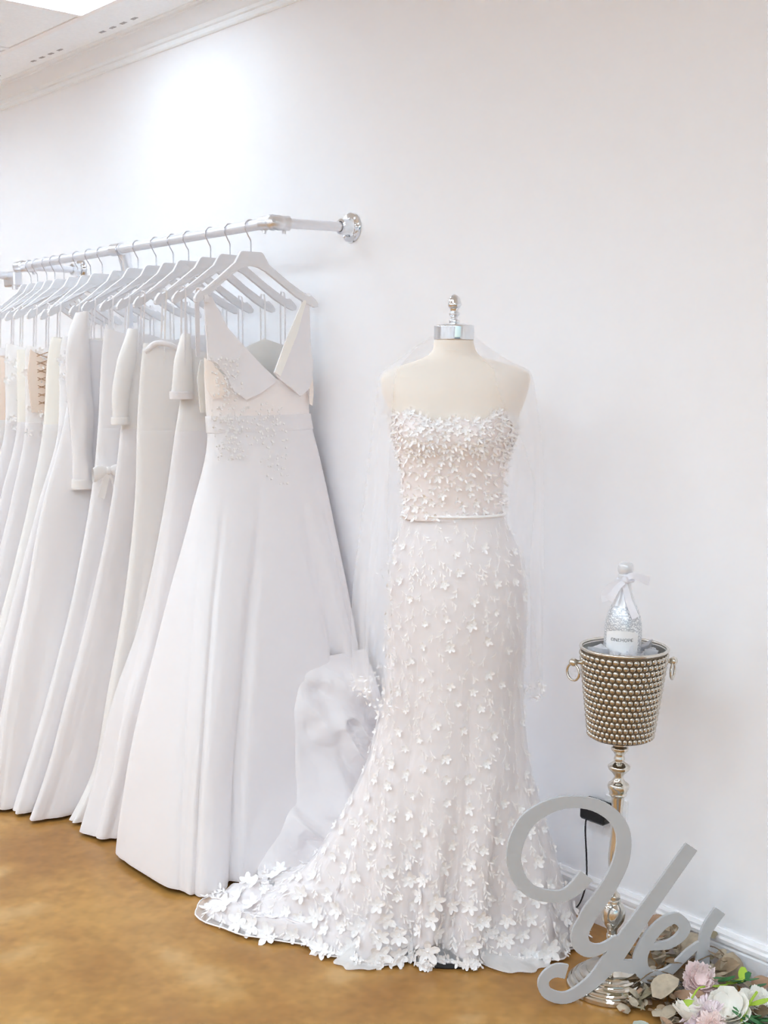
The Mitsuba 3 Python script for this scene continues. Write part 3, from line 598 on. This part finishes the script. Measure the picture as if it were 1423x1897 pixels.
for i, j, low in specs:
    if nfl >= 240: break
    if not vis(SO, i, j): continue
    size = (.0135+.0175*low**1.4)*rnd.uniform(.75, 1.2)
    pl_ = place(SO, i, j, size, .034+.010*low if low > .45 else .043)
    if pl_ is None: continue
    p, x, y, n = pl_
    add('applique_flower', FL[nfl % 6], None, parent=lg, to=frame(p+n*.002, x*size, y*size, n*size)); nfl += 1
ms = []; placed2 = []
for it in range(4500):
    i = rnd.randrange(1, len(SO)-5); j = rnd.randrange(NT)
    if not vis(SO, i, j): continue
    p, u, v, n = surf_frame(SO, i, j)
    if any(np.sum((q-p)**2) < .026**2 for q, _ in placed) or any(np.sum((q-p)**2) < .0195**2 for q in placed2): continue
    placed2.append(p); a = rnd.uniform(-2.2, -.6); low = max(0, (i-46)/60); sz = rnd.uniform(.017, .024)*(1+.5*low)
    x = math.cos(a)*u+math.sin(a)*v; m_ = SPR[it % 6].copy(); m_.apply_transform(frame(p+n*.0015, x*sz, np.cross(n, x)*sz, n*sz)); ms.append(m_)
add('applique_sprig', cat(*ms), 'leaf_applique', False, lg, kind='stuff', label='small embroidered leaf sprigs')
# fringe of petals hanging at the hem
ms = []
for j in range(0, NT):
    p, u, v, n = surf_frame(SO, len(SO)-2, j)
    if rnd.random() < .65 and abs(j*360/NT-180+93) > 10:
        sz = rnd.uniform(.011, .019); m_ = flower_mesh(1, .6, 4, .2, j); m_.apply_transform(frame(p+n*.003+np.array([0, 0, .006]), u*sz, v*sz, n*sz)); ms.append(m_)
add('hem_petal', cat(*ms), 'applique', False, lg, kind='stuff', label='lace petals along the hem')
# dense 3-D petals on the bodice: largest as single flowers, rest joined
ms = []; pb = []; n3 = 0
for it in range(4200):
    i = rnd.randrange(0, len(BS)-1); j = rnd.randrange(NT)
    p, u, v, n = surf_frame(BS, i, j)
    if n @ (CAM-p) < -.05: continue
    dens = .0100 if i < 10 else .0135 if i < 14 else .0185
    if any(np.sum((q-p)**2) < dens**2 for q in pb): continue
    pb.append(p); a = rnd.uniform(0, 2*PI); x = math.cos(a)*u+math.sin(a)*v; sz = rnd.uniform(.009, .0145)
    M_ = frame(p+n*.002, x*sz, np.cross(n, x)*sz, n*sz*1.5)
    if it % 6 == 0 and n3 < 50: add('applique_flower', FL[it % 6], None, parent=lg, to=M_); n3 += 1
    else:
        m_ = flower_mesh(1, .55, rnd.choice((3, 4, 5)), .5, it % 30); m_.apply_transform(M_); ms.append(m_)
add('bodice_petal', cat(*ms), 'applique', False, lg, kind='stuff', label='raised white petals covering the bodice')
# --- veil
ve = thing('bridal_veil', 'sheer white tulle veil draped over the shoulders of the dress form', 'veil')
VZ = np.concatenate([np.linspace(1.572, 1.44, 26), np.linspace(1.42, .67, 60)])
VL = [(1.575, -.018), (1.52, -.094), (1.48, -.143), (1.441, -.150), (1.341, -.161), (1.138, -.176), (.873, -.196), (.66, -.190)]
VR = [(1.575, .090), (1.52, .165), (1.488, .226), (1.441, .238), (1.303, .258), (1.005, .262), (.66, .27)]
VD = [(1.575, .052), (1.52, .066), (1.48, .090), (1.441, .112), (1.341, .135), (1.138, .16), (.873, .19), (.66, .20)]
FLft = [(1.575, -85), (1.52, -62), (1.474, -52), (1.34, -50), (1.1, -46), (.9, -42), (.66, -40)]
FRgt = [(1.575, 70), (1.553, 40), (1.474, 30), (1.396, 36), (1.3, 52), (1.1, 66), (.66, 75)]
UU = np.linspace(0, 1, 150)
z = VZ[:, None]; a0 = interp(FRgt, z); a1 = 360 + interp(FLft, z); ang = np.radians(a0 + (a1-a0)*UU[None])
l, r_, d = interp(VL, z), interp(VR, z), interp(VD, z)
fo = sstep(1.45, .9, z)*(.012*np.cos(ang*13+.5*np.sin(z*4))+.007*np.cos(ang*23+1))
lat = (l+r_)/2 + ((r_-l)/2+fo)*np.sin(ang); ff = (d+fo)*np.cos(ang)
zz_ = z + 0*ang + sstep(.85, .66, z)*(.02*np.cos(ang*5))
VP = MX + lat[..., None]*LT + ff[..., None]*TC + zz_[..., None]*UP; VP[..., 1] = np.minimum(VP[..., 1], -.02)
add('tulle', grid_mesh(VP), 'veil_tulle', True, ve)
ms = []
for j in range(0, 150, 1):
    for k in range(2):
        p = VP[-1-2*k-rnd.randrange(2), j] + nr.normal(0, .004, 3); m_ = petal(.011, .006, .1, 2); m_ = rot(m_, (0, 0, 1), rnd.uniform(0, 6)); m_ = rot(m_, (1, 0, 0), rnd.uniform(0, 3)); m_.apply_translation(p); ms.append(m_)
for i in range(56, len(VZ)):
    for k in range(2):
        p = VP[i, -1-rnd.randrange(3)] + nr.normal(0, .004, 3); m_ = petal(.011, .006, .1, 2); m_ = rot(m_, (0, 1, 0), rnd.uniform(0, 6)); m_.apply_translation(p); ms.append(m_)
add('lace_edging', cat(*ms), 'applique', False, ve, kind='stuff', label='lace edging along the veil hem')

# ------------------------------------------------------------------ bucket stand, bucket, bottle
SX, SY = -1.6738, -.2612
STC = np.array([CAM[0]-SX, CAM[1]-SY]); STC /= np.linalg.norm(STC)
st = thing('bucket_stand', 'tall turned silver pedestal stand holding the champagne bucket', 'stand')
base = [(0, 0), (.101, 0), (.105, .003), (.105, .012), (.102, .016), (.096, .017), (.096, .022), (.093, .026), (.086, .027), (.086, .031), (.082, .035), (.075, .036), (.075, .040), (.071, .044), (.060, .047), (.060, .052), (.050, .058), (.030, .066), (.018, .078), (.014, .092), (.012, .105), (0, .105)]
add('base', lathe(base, 72, (SX, SY, 0)), 'stand_silver', 25, st, label='stepped round silver base')
stem = [(0, .10), (.013, .10), (.012, .118), (.014, .137), (.0114, .1423), (.0128, .1526), (.0208, .1655), (.0283, .1809), (.0297, .1962), (.0264, .2116), (.0207, .2198), (.0188, .2229), (.0179, .2295), (.0151, .232), (.016, .2397), (.0085, .2499), (.0052, .2626), (.0061, .2779), (.0103, .2981), (.0154, .3184), (.0168, .3386), (.0154, .3637), (.0126, .3989), (.0121, .4388), (.0144, .4786), (.0157, .491), (.0213, .496), (.0204, .5009), (.0231, .5075), (.0254, .515), (.0245, .522), (.0155, .530), (.0107, .5408), (.0173, .5519), (.025, .5599), (.0262, .5662), (.0178, .5741), (.0113, .5789), (.0131, .5852), (.0113, .5931), (.0148, .601), (.0196, .6067), (.0208, .6121), (.0184, .6162), (.0163, .6199), (.0213, .6269), (.027, .632), (.030, .6375), (0, .6375)]
add('stem', lathe(smooth_profile(stem, 4), 40, (SX, SY, 0)), 'stand_silver', True, st, label='turned silver stem with beads and urn')
bu = thing('champagne_bucket', 'silver beaded champagne bucket with ring handles on top of the pedestal', 'bucket')
BZ0, BZ1, RB0, RB1 = .6385, .858, .073, .0985
wall = [(0, BZ0), (RB0-.004, BZ0), (RB0, BZ0+.004)] + [(RB0+(RB1-RB0)*t, BZ0+(BZ1-BZ0)*t) for t in np.linspace(.05, .97, 8)] + [(RB1-.004, BZ1-.006), (RB0-.002, BZ0+.010), (0, BZ0+.009)]
add('shell', lathe(wall[:11], 64, (SX, SY, 0)), 'bead_gap', 30, bu); add('liner', lathe(wall[10:], 64, (SX, SY, 0)), 'bucket_inner', 30, bu, label='brushed steel inside of the bucket')
rim = torus((SX, SY, BZ1-.002), RB1+.001, .0038, (1, 0, 0), (0, 1, 0), 72, 10); rim.apply_scale(1)
add('rim', rim, 'stand_silver', True, bu, label='polished rolled rim')
bead = trimesh.creation.icosphere(1, 1.0)
BD = mikit.ply(bead, 'bead_silver', True); ms = []; nrow, nb = 15, 40
for k in range(nrow):
    t_ = (k+.5)/nrow; z = BZ0+.003+(BZ1-BZ0-.013)*t_; rr = RB0+(RB1-RB0)*t_
    for q in range(nb):
        a = 2*PI*(q+.5*(k % 2))/nb; sz = rr*2*PI/nb*.49
        er = np.array([math.cos(a), math.sin(a), 0]); M_ = frame(np.array([SX, SY, z])+er*(rr+.0005), er*.0052, np.array([-er[1], er[0], 0])*sz, (0, 0, .0069))
        if er[:2] @ STC > -.02: add('bead', BD, None, parent=bu, to=M_)
        else:
            m_ = bead.copy(); m_.apply_transform(M_); ms.append(m_)
add('back_bead', cat(*ms), 'bead_silver', True, bu, kind='stuff', label='round beads on the far side of the bucket')
for sg, hd in ((-1, 0), (1, 1)):
    d = np.array([.766, .643, 0]) if sg > 0 else np.array([-.60, -.80, 0]); d /= np.linalg.norm(d)
    if sg > 0: d = np.array([.60, .80, 0])
    c = np.array([SX, SY, .822]) 
    pf = [(0, 0), (.010, 0), (.010, .003), (.0055, .006), (.005, .016), (.007, .019), (.0095, .024), (.0100, .028), (.008, .033), (.004, .0365), (0, .037)]
    kn = lathe(smooth_profile(pf, 3), 24); v = np.cross([0, 0, 1], d); kn.apply_transform(frame(c+d*(RB0+(RB1-RB0)*.83-.002), v, np.cross(d, v), d))
    k_ = add('handle_knob', kn, 'stand_silver', True, bu)
    e = c + d*(RB1+.020); rv = v*math.cos(.55*sg)+d*math.sin(.55*sg)
    add('ring', torus(e+np.array([0, 0, -.024]), .0195, .0028, rv, (0, 0, 1), 32, 8), 'stand_silver', True, k_, label='hanging ring handle')
# clear acrylic ice
ms = []
for k in range(110):
    a = rnd.uniform(0, 2*PI); rr = math.sqrt(rnd.random())*.078; rr = max(rr, .046)
    q = trimesh.convex.convex_hull(nr.normal(0, 1, (9, 3))/1.4); q.apply_scale(rnd.uniform(.009, .014)); q.apply_translation((SX+rr*math.cos(a), SY+rr*math.sin(a), .832+rnd.uniform(-.008, .016))); ms.append(q)
add('acrylic_ice', cat(*ms), 'acrylic', False, label='clear acrylic ice crystals filling the bucket around the bottle', cat='ice', kind='stuff')
bo = thing('champagne_bottle', 'silver glitter champagne bottle with white label and ribbon in the bucket', 'bottle')
bx, by = SX-.004*.648, SY-.004*.761
gp = [(.0, .70), (.038, .70), (.042, .705), (.043, .73), (.043, .895), (.0425, .908), (.040, .924), (.0345, .942), (.0275, .958)]
ZB = -.0
add('glitter_body', lathe(smooth_profile(gp, 4), 48, (bx, by, ZB)), 'glitter', True, bo, label='silver glitter coating')
npf = [(.0275, .957), (.0225, .970), (.0180, .984), (.0150, .998), (.0140, 1.012), (.0150, 1.0125), (.0155, 1.016), (.0150, 1.019)]
add('neck', lathe(smooth_profile(npf, 4), 40, (bx, by, ZB)), 'bottle_frost', True, bo)
add('foil_cap', lathe(smooth_profile([(.0142, 1.017), (.0165, 1.022), (.0170, 1.028), (.0150, 1.031), (.0172, 1.036), (.0180, 1.043), (.0172, 1.051), (.0120, 1.057), (0, 1.059)], 4), 32, (bx, by, ZB)), 'bottle_frost', True, bo, label='silver foil cap')
f0 = math.atan2(STC[1], STC[0])-.05
aa = np.linspace(-.95, .95, 40); P = np.stack([[(bx+.0436*math.cos(f0+q), by+.0436*math.sin(f0+q), zz) for q in aa] for zz in np.linspace(.79, .898, 12)])
top_arch = .006*np.cos(aa/.95*PI/2); P[:, :, 2] += np.linspace(0, 1, 12)[:, None]**3*top_arch[None]
lb_ = add('label', grid_mesh(P), 'label_paper', True, bo, label='white paper label')
tm = meshkit.text_mesh('ONEHOPE', .0075, .0006, bold=False); v = tm.vertices.copy(); v[:, 0] *= 1.08; wd = v[:, 0].max(); s_ = (v[:, 0]-wd/2)/.0442
tm.vertices = np.column_stack([bx+(.0438+v[:, 2])*np.cos(f0+s_), by+(.0438+v[:, 2])*np.sin(f0+s_), v[:, 1]+.879]); 
add('lettering', tm, 'label_ink', False, lb_, label='grey capitals printed on the label')
# ribbon
LR = np.array([.648, .761, 0]); FR_ = np.array([STC[0], STC[1], 0]); nb_ = np.array([bx, by, 0])
rb = thing('ribbon', 'sheer white ribbon tied round the neck of the glitter bottle', 'ribbon')
def rib(pts, w0, w1, key):
    pts = catmull(np.array([nb_ + LR*a + FR_*b + UP*c for a, b, c in pts]), 8); t = np.gradient(pts, axis=0); t /= np.linalg.norm(t, axis=1, keepdims=True)
    s = np.cross(t, FR_); s /= np.linalg.norm(s, axis=1, keepdims=True); wv = np.linspace(w0, w1, len(pts))[:, None]
    return add(key, solidify(grid_mesh(np.stack([pts-s*wv/2, pts+s*wv/2+FR_*.004], 1)), .0008), 'ribbon_organza', True, rb)
rib([(.0, .019, 1.024), (.016, .022, 1.030), (.032, .018, 1.026), (.048, .014, 1.018), (.056, .012, 1.016)], .012, .020, 'tail')
rib([(-.004, .020, 1.016), (.003, .025, .998), (.010, .033, .975), (.020, .042, .952), (.028, .046, .936)], .012, .017, 'tail')
rib([(-.004, .019, 1.018), (-.020, .023, 1.012), (-.034, .022, 1.000), (-.040, .020, .985), (-.036, .022, .972)], .012, .032, 'loop')
rib([(-.036, .024, .974), (-.028, .027, .985), (-.015, .026, 1.005), (-.002, .024, 1.016)], .02, .010, 'loop')
add('knot', sph(.008, 2, nb_+FR_*.021+UP*1.019, (1, 1, 1.2)), 'ribbon_organza', True, rb)
add('neck_band', torus(nb_+UP*1.016, .0175, .0045, (1, 0, 0), (0, 1, 0), 28, 8), 'ribbon_organza', True, rb)

# ------------------------------------------------------------------ outlet, adapter and cord
o = thing('wall_outlet', 'white wall outlet plate behind the pedestal stem', 'outlet')
add('plate', box(-1.905, -1.832, -.006, 0, .257, .372, .002), 'plate_plastic', False, o)
for z in (.290, .338): add('socket', box(-1.885, -1.852, -.0085, -.005, z-.013, z+.013, .002), 'plate_plastic', False, o)
ad = thing('power_adapter', 'black power adapter plugged into the wall outlet', 'adapter')
add('body', box(-1.955, -1.872, -.052, -.0087, .300, .356, .006), 'black_plastic', 25, ad)
cp = catmull([(-1.935, -.045, .302), (-1.932, -.05, .27), (-1.925, -.05, .20), (-1.918, -.055, .145), (-1.925, -.056, .095), (-1.945, -.056, .05), (-1.985, -.055, .012), (-2.03, -.035, .003), (-2.10, -.03, .003)], 10)
add('cord', tube(cp, .0022, 8), 'black_plastic', True, ad, label='thin black cord falling to the floor')

# ------------------------------------------------------------------ the Yes sign
Y1 = [(0.0239, 0.3234, 0.0385), (0.0023, 0.298, 0.036), (-0.0272, 0.2782, 0.0298), (-0.0611, 0.2769, 0.0284), (-0.1061, 0.2912, 0.0296), (-0.1373, 0.3227, 0.0318), (-0.1513, 0.3589, 0.0329), (-0.1545, 0.3857, 0.0345), (-0.1465, 0.4266, 0.037), (-0.1247, 0.467, 0.0369), (-0.0886, 0.4923, 0.0335), (-0.0496, 0.5053, 0.0296), (-0.0076, 0.5068, 0.027), (0.0349, 0.4978, 0.0285), (0.0706, 0.4782, 0.0306), (0.0949, 0.4537, 0.0321), (0.1094, 0.425, 0.0329), (0.1127, 0.3905, 0.0357), (0.1071, 0.3525, 0.0386), (0.0924, 0.3152, 0.0387), (0.0664, 0.2704, 0.0402), (0.0372, 0.2311, 0.0411), (0.0261, 0.2082, 0.0398), (0.0147, 0.1851, 0.0399), (0.013, 0.1644, 0.0413), (0.0212, 0.1455, 0.0394), (0.0408, 0.1336, 0.0346), (0.0661, 0.1351, 0.025), (0.0888, 0.1458, 0.0222), (0.1086, 0.1572, 0.0222)]
Y2 = [(0.2822, 0.3785, 0.0341), (0.2582, 0.3445, 0.0355), (0.2304, 0.3038, 0.0357), (0.1931, 0.2497, 0.0372), (0.1674, 0.2121, 0.0401), (0.14, 0.1716, 0.0444), (0.0955, 0.1057, 0.0474), (0.0538, 0.0562, 0.0364), (0.0102, 0.0254, 0.0308), (-0.0251, 0.0158, 0.028), (-0.0624, 0.0315, 0.0265), (-0.0739, 0.0587, 0.0257), (-0.0628, 0.0789, 0.0277), (-0.0402, 0.0882, 0.0326), (-0.0172, 0.083, 0.0347)]
E1 = [(0.1037, 0.0886, 0.028), (0.1184, 0.0875, 0.028), (0.1438, 0.0833, 0.0336), (0.1648, 0.0838, 0.0337)]
E2 = [(0.1733, 0.1305, 0.0168), (0.1985, 0.1307, 0.0168), (0.2323, 0.132, 0.021), (0.2571, 0.1435, 0.0238), (0.2732, 0.1606, 0.0259), (0.2751, 0.1787, 0.0272), (0.2543, 0.1991, 0.0264), (0.2323, 0.1958, 0.0278), (0.2129, 0.1833, 0.0299), (0.1889, 0.1572, 0.032), (0.1734, 0.1284, 0.0335), (0.1666, 0.0998, 0.035), (0.1727, 0.0723, 0.0352), (0.198, 0.0519, 0.0325), (0.2359, 0.0597, 0.024), (0.2665, 0.0855, 0.0205), (0.2868, 0.1056, 0.0197), (0.3093, 0.1234, 0.0169), (0.3239, 0.1298, 0.0169)]
SS = [(0.3638, 0.211, 0.0314), (0.3424, 0.1813, 0.0301), (0.3309, 0.1574, 0.0274), (0.3278, 0.136, 0.0267), (0.3262, 0.108, 0.0325), (0.3266, 0.072, 0.034), (0.3256, 0.0405, 0.0313), (0.313, 0.0172, 0.0257), (0.2898, 0.0143, 0.0242), (0.2678, 0.0209, 0.0242), (0.2541, 0.0364, 0.0241)]
def stroke(s):
    c = catmull(np.array(s), 8); t = np.gradient(c[:, :2], axis=0); t /= np.linalg.norm(t, axis=1, keepdims=True); n = np.column_stack([-t[:, 1], t[:, 0]])
    L_, R_ = c[:, :2]+n*c[:, 2:]/2, c[:, :2]-n*c[:, 2:]/2
    return unary_union([Polygon([L_[i], L_[i+1], R_[i+1], R_[i]]).convex_hull for i in range(len(c)-1)]).buffer(.0008).buffer(-.0008)
sg = unary_union([stroke(s) for s in (Y1, Y2, E1, E2, SS)]).buffer(.0005).simplify(.0003)
sm = extrude(sg, .008)
v = sm.vertices.copy(); zmin = v[:, 1].min()
SP = np.array([-1.6845, -.3922, 0]); SU = np.array([.52366, .85193, 0]); SN = np.array([.85193, -.52366, 0])
tilt = math.radians(1.0)
v[:, 1] = v[:, 1]-zmin+.0005
sm.vertices = SP + np.multiply.outer(v[:, 0], SU) + np.multiply.outer(v[:, 1], UP) + np.multiply.outer(v[:, 2]-.005, SN)
sm.fix_normals()
add('yes_sign', sm, 'sign_grey', 20, label='grey cut-out script sign reading Yes standing in front of the pedestal', cat='sign')

# ------------------------------------------------------------------ dried leaves and artificial flowers
def leaf_mesh(l, w, curl, round_=1.0, fold=.1, n=6):
    P = []
    for a in np.linspace(0, 1, n+1):
        h = w/2*max(.02, math.sin(PI*(a**.8))**(.6/round_)) if 0 < a < 1 else w*.02
        zc = curl*l*math.sin(a*PI*.8)
        P.append([(a*l, -h, zc+fold*h), (a*l, -h*.5, zc+fold*h*.25), (a*l, 0, zc), (a*l, h*.5, zc+fold*h*.25), (a*l, h, zc+fold*h)])
    return solidify(grid_mesh(np.array(P)), .0008)
LV = [[mikit.ply(leaf_mesh(1, w_, c_, 1.3, f_), f'dry_leaf_{i}', True) for (w_, c_, f_) in ((.80, .14, .25), (.50, -.2, .5), (.85, .3, -.4), (.30, .1, .7))] for i in range(6)]
ga = thing('dried_garland', 'heap of dried brown eucalyptus leaves along the baseboard under the Yes sign', 'dried leaves')
def heap(x, y):   # height of the heap
    return .085*sstep(-.30, -.06, y)*sstep(-1.80, -1.66, x)*sstep(-1.30, -1.52, x)+.018
def put_leaf(p, size, yaw_, pit, rol, fam, var, parent=ga, key='leaf'):
    R = np.array(T().rotate([0, 0, 1], math.degrees(yaw_)).rotate([0, 1, 0], math.degrees(pit)).rotate([1, 0, 0], math.degrees(rol)).matrix)[:3, :3]*size
    Mx = np.eye(4); Mx[:3, :3] = R; Mx[:3, 3] = p; add(key, fam[var], None, parent=parent, to=Mx)
cnt = 0
while cnt < 288:
    x, y = rnd.uniform(-1.80, -1.20), rnd.uniform(-.40, -.035)
    if y < -.02 - .36*sstep(-1.80, -1.60, x): continue
    if (x-SX)**2+(y-SY)**2 < .07**2: continue
    # keep the front-left floor clear
    if (x*.648+y*.761) < -1.285 and y < -.10: continue
    if (x*.766-y*.643) > -.87: continue
    if math.hypot(x+1.51, y+.365) < .045 or (x > -1.47 and y > -.09): continue
    h = heap(x, y); z = .008+rnd.random()**1.3*h
    size = rnd.uniform(.022, .052)
    k = rnd.randrange(6) if rnd.random() < .8 else 3
    pit = rnd.uniform(-.6, .5); z = max(z, abs(math.sin(pit))*size*.55+.008)
    put_leaf((x, y, z), size, rnd.uniform(0, 2*PI), pit, rnd.uniform(-.6, .6), LV[k], rnd.randrange(4)); cnt += 1
for (x, y, z, s, yw, k, v_) in [(-1.49, -.10, .05, .07, .6, 0, 0), (-1.45, -.085, .05, .07, 2.2, 1, 2), (-1.40, -.07, .035, .05, 1.2, 5, 0), (-1.53, -.29, .045, .075, 1.0, 3, 0), (-1.49, -.25, .05, .07, .2, 5, 1), (-1.60, -.10, .07, .08, .4, 3, 0), (-1.66, -.06, .075, .08, .9, 1, 1)]:
    put_leaf((x, y, z), s, yw, -.5, .3, LV[k], v_)
tw = []
for k in range(46):
    x, y = rnd.uniform(-1.70, -1.24), rnd.uniform(-.34, -.05)
    if (x*.648+y*.761) < -1.27: continue
    a = rnd.uniform(0, 2*PI); L_ = rnd.uniform(.05, .14); z = .008+rnd.random()*heap(x, y)
    tw = [(x, y, z), (x+L_*.5*math.cos(a), min(y+L_*.5*math.sin(a), -.03), z+.012), (x+L_*math.cos(a+.3), min(y+L_*math.sin(a+.3), -.03), max(.004, z-.004))]
    add('twig', tube(catmull(tw, 4), .0014, 5), 'twig', True, ga)
lf = mikit.ply(leaf_mesh(1, .62, .03, 1.2, .1), 'sage_leaf', True)
d = dict(lf); d['to_world'] = T(frame((-1.535, -.352, .004), np.array([.5, -.05, 0])*.11, np.array([.05, .5, 0])*.11, (0, 0, .055)).tolist())
scene['fallen_leaf'] = d; tag('fallen_leaf', 'pale sage green leaf lying alone on the brown floor', 'leaf')

def cup_petal(l, w, cup, flare=.0, n=6, ruff=0, seed=0):
    q = np.random.default_rng(seed); P = []; c = np.linspace(-1, 1, 9)
    for a in np.linspace(0, 1, n+1):
        hw = w/2*(math.sin(PI*(.12+.66*a))**.8)*(1 if a < .99 else .82)
        ang = cup*a*1.0 - flare*a**3
        rr = l*math.sin(ang)/max(cup, .2) if cup > .01 else l*a
        x = l*a*math.cos(ang*.7); z = l*a*math.sin(ang*.9)
        bend = .35*hw*(c**2)
        jit = ruff*l*(q.normal(0, 1, 9))*(a > .8)
        P.append(np.column_stack([np.full(9, x)-bend*math.sin(ang*.7)+jit, hw*c, z+bend*math.cos(ang*.7)*.9+jit]))
    return solidify(grid_mesh(np.array(P)), .0008)
def flower(name, label, pos, axis, R, layers, m, seed, extra=None, catg='flower', group=None):
    t = thing(name, label, catg, group); q = random.Random(seed)
    ax = np.array(axis, float); ax /= np.linalg.norm(ax); u = np.cross(ax, [.3, .9, .1]); u /= np.linalg.norm(u); v_ = np.cross(ax, u); pos = np.array(pos, float)
    for li, (n, l, w_, cup, ruff) in enumerate(layers):
        pd = mikit.ply(cup_petal(l*R, w_*R, cup, .25, 6, ruff, seed+li), m, True)
        for k in range(n):
            a = 2*PI*(k+.5*(li % 2))/n+q.uniform(-.2, .2); s = q.uniform(.9, 1.1)
            x = math.cos(a)*u+math.sin(a)*v_; y = np.cross(ax, x)
            add('petal', pd, None, parent=t, to=frame(pos+ax*.004*li, x*s, y*s, ax*s))
    add('receptacle', sph(R*.26, 2, pos+ax*R*.12), m, True, t)
    if extra: extra(t, pos, ax, u, v_)
    return t
def stem_to(t, pos, end, m='lime_leaf'):
    add('stem', tube(catmull([pos, (np.array(pos)+np.array(end))/2+np.array([0, 0, .01]), end], 6), .0022, 8), m, True, t)
ball = [(8, .92, .62, .75, .04), (8, .95, .6, 1.0, .04), (8, .85, .55, 1.2, .05), (7, .7, .45, 1.35, .05), (6, .5, .36, 1.5, .05)]
peony = [(7, 1.0, .62, .35, .03), (7, .92, .58, .75, .03), (6, .78, .5, 1.05, .03), (6, .6, .42, 1.3, .04), (5, .45, .34, 1.5, .04)]
carn = [(9, 1.0, .5, .25, .07), (9, .9, .48, .6, .07), (8, .78, .42, .95, .08), (7, .6, .36, 1.25, .08), (6, .45, .3, 1.45, .08)]
tulipy = [(5, 1.0, .95, .95, .0), (5, .98, .9, 1.15, .0), (4, .9, .8, 1.3, .0)]
cb_ = np.array([.66, -.62, .40])
flower('artificial_flower', 'ruffled pale pink ranunculus in front of the sign letter s', (-1.497, -.152, .045), (.55, -.55, .75), .050, ball, 'petal_pink', 1)
flower('artificial_flower', 'lilac pink carnation between the green bud and the large white rose', (-1.412, -.262, .036), (.5, -.7, .5), .046, carn, 'petal_lilac', 2)
flower('artificial_flower', 'large creamy white rose in the middle of the flower bunch', (-1.378, -.212, .036), (.2, -.45, .85), .056, tulipy, 'petal_white', 3)
flower('artificial_flower', 'creamy white open rose behind the large white rose, at the right edge of the photo', (-1.352, -.130, .030), (.35, -.35, .85), .052, peony, 'petal_white', 4)
flower('artificial_flower', 'white peony with a pink tinge cut off by the right edge of the photo', (-1.300, -.105, .034), (.3, -.5, .8), .050, peony, 'petal_white', 5)
flower('artificial_flower', 'small blush pink bloom at the bottom edge of the photo', (-1.375, -.285, .035), (.6, -.6, .5), .036, carn, 'petal_blush', 6)
def budx(t, pos, ax, u, v_):
    for k in range(4):
        a = 2*PI*k/4+.4; x = math.cos(a)*u+math.sin(a)*v_
        add('sepal', cup_petal(.034, .022, .5, 0, 5), 'sepal_lime', True, t, to=frame(pos+ax*.046, x*.95, np.cross(-ax, x)*.95, -ax*1.0), label='lime green sepal')
    stem_to(t, pos+ax*.05, pos+ax*.06+np.array([.0, .05, .0]))
flower('flower_bud', 'small white bud with lime green sepals beside the lilac carnation', (-1.432, -.285, .026), (-.12, .30, .95), .044, tulipy, 'petal_white', 8, budx, 'flower bud')
fo_ = thing('foliage_sprig', 'dark green fern-like artificial foliage under the white roses', 'foliage')
for k in range(22):
    a = rnd.uniform(-2.6, .3); c0_ = (-1.325+rnd.uniform(-.045, .05), -.19+rnd.uniform(-.035, .03), .015+rnd.uniform(0, .03))
    add('leaf', solidify(petal(.055, .018, .2, 5), .0008), 'green_leaf', True, fo_, to=frame(c0_, (math.cos(a), math.sin(a), .2), (-math.sin(a), math.cos(a), 0), (0, 0, 1)))
f2 = thing('foliage_sprig', 'green leaves between the pink ranunculus and the white rose', 'foliage')
for k in range(9):
    a = rnd.uniform(-1.0, 2.2); c0_ = (-1.455+.014*k*.6+rnd.uniform(-.01, .01), -.165+.010*k*.8, .07+rnd.uniform(-.012, .012))
    add('leaf', solidify(petal(.038, .022, .2, 5), .0008), 'green_leaf' if k % 3 else 'lime_leaf', True, f2, to=frame(c0_, (math.cos(a), math.sin(a), .3), (-math.sin(a), math.cos(a), 0), (0, 0, 1)))
f3 = thing('foliage_sprig', 'bright lime green stem and leaves in front of the white roses', 'foliage')
add('stem', tube(catmull([(-1.325, -.245, .01), (-1.335, -.225, .045), (-1.340, -.185, .075), (-1.345, -.150, .085)], 6), .003, 8), 'lime_leaf', True, f3)
for k, (c0_, a) in enumerate([((-1.33, -.24, .025), 3.6), ((-1.335, -.225, .04), -.8), ((-1.34, -.19, .07), .9), ((-1.328, -.25, .015), 4.6)]):
    add('leaf', solidify(petal(.045, .020, .1, 5), .0008), 'lime_leaf', True, f3, to=frame(c0_, (math.cos(a), math.sin(a), .2), (-math.sin(a), math.cos(a), 0), (0, 0, 1)))
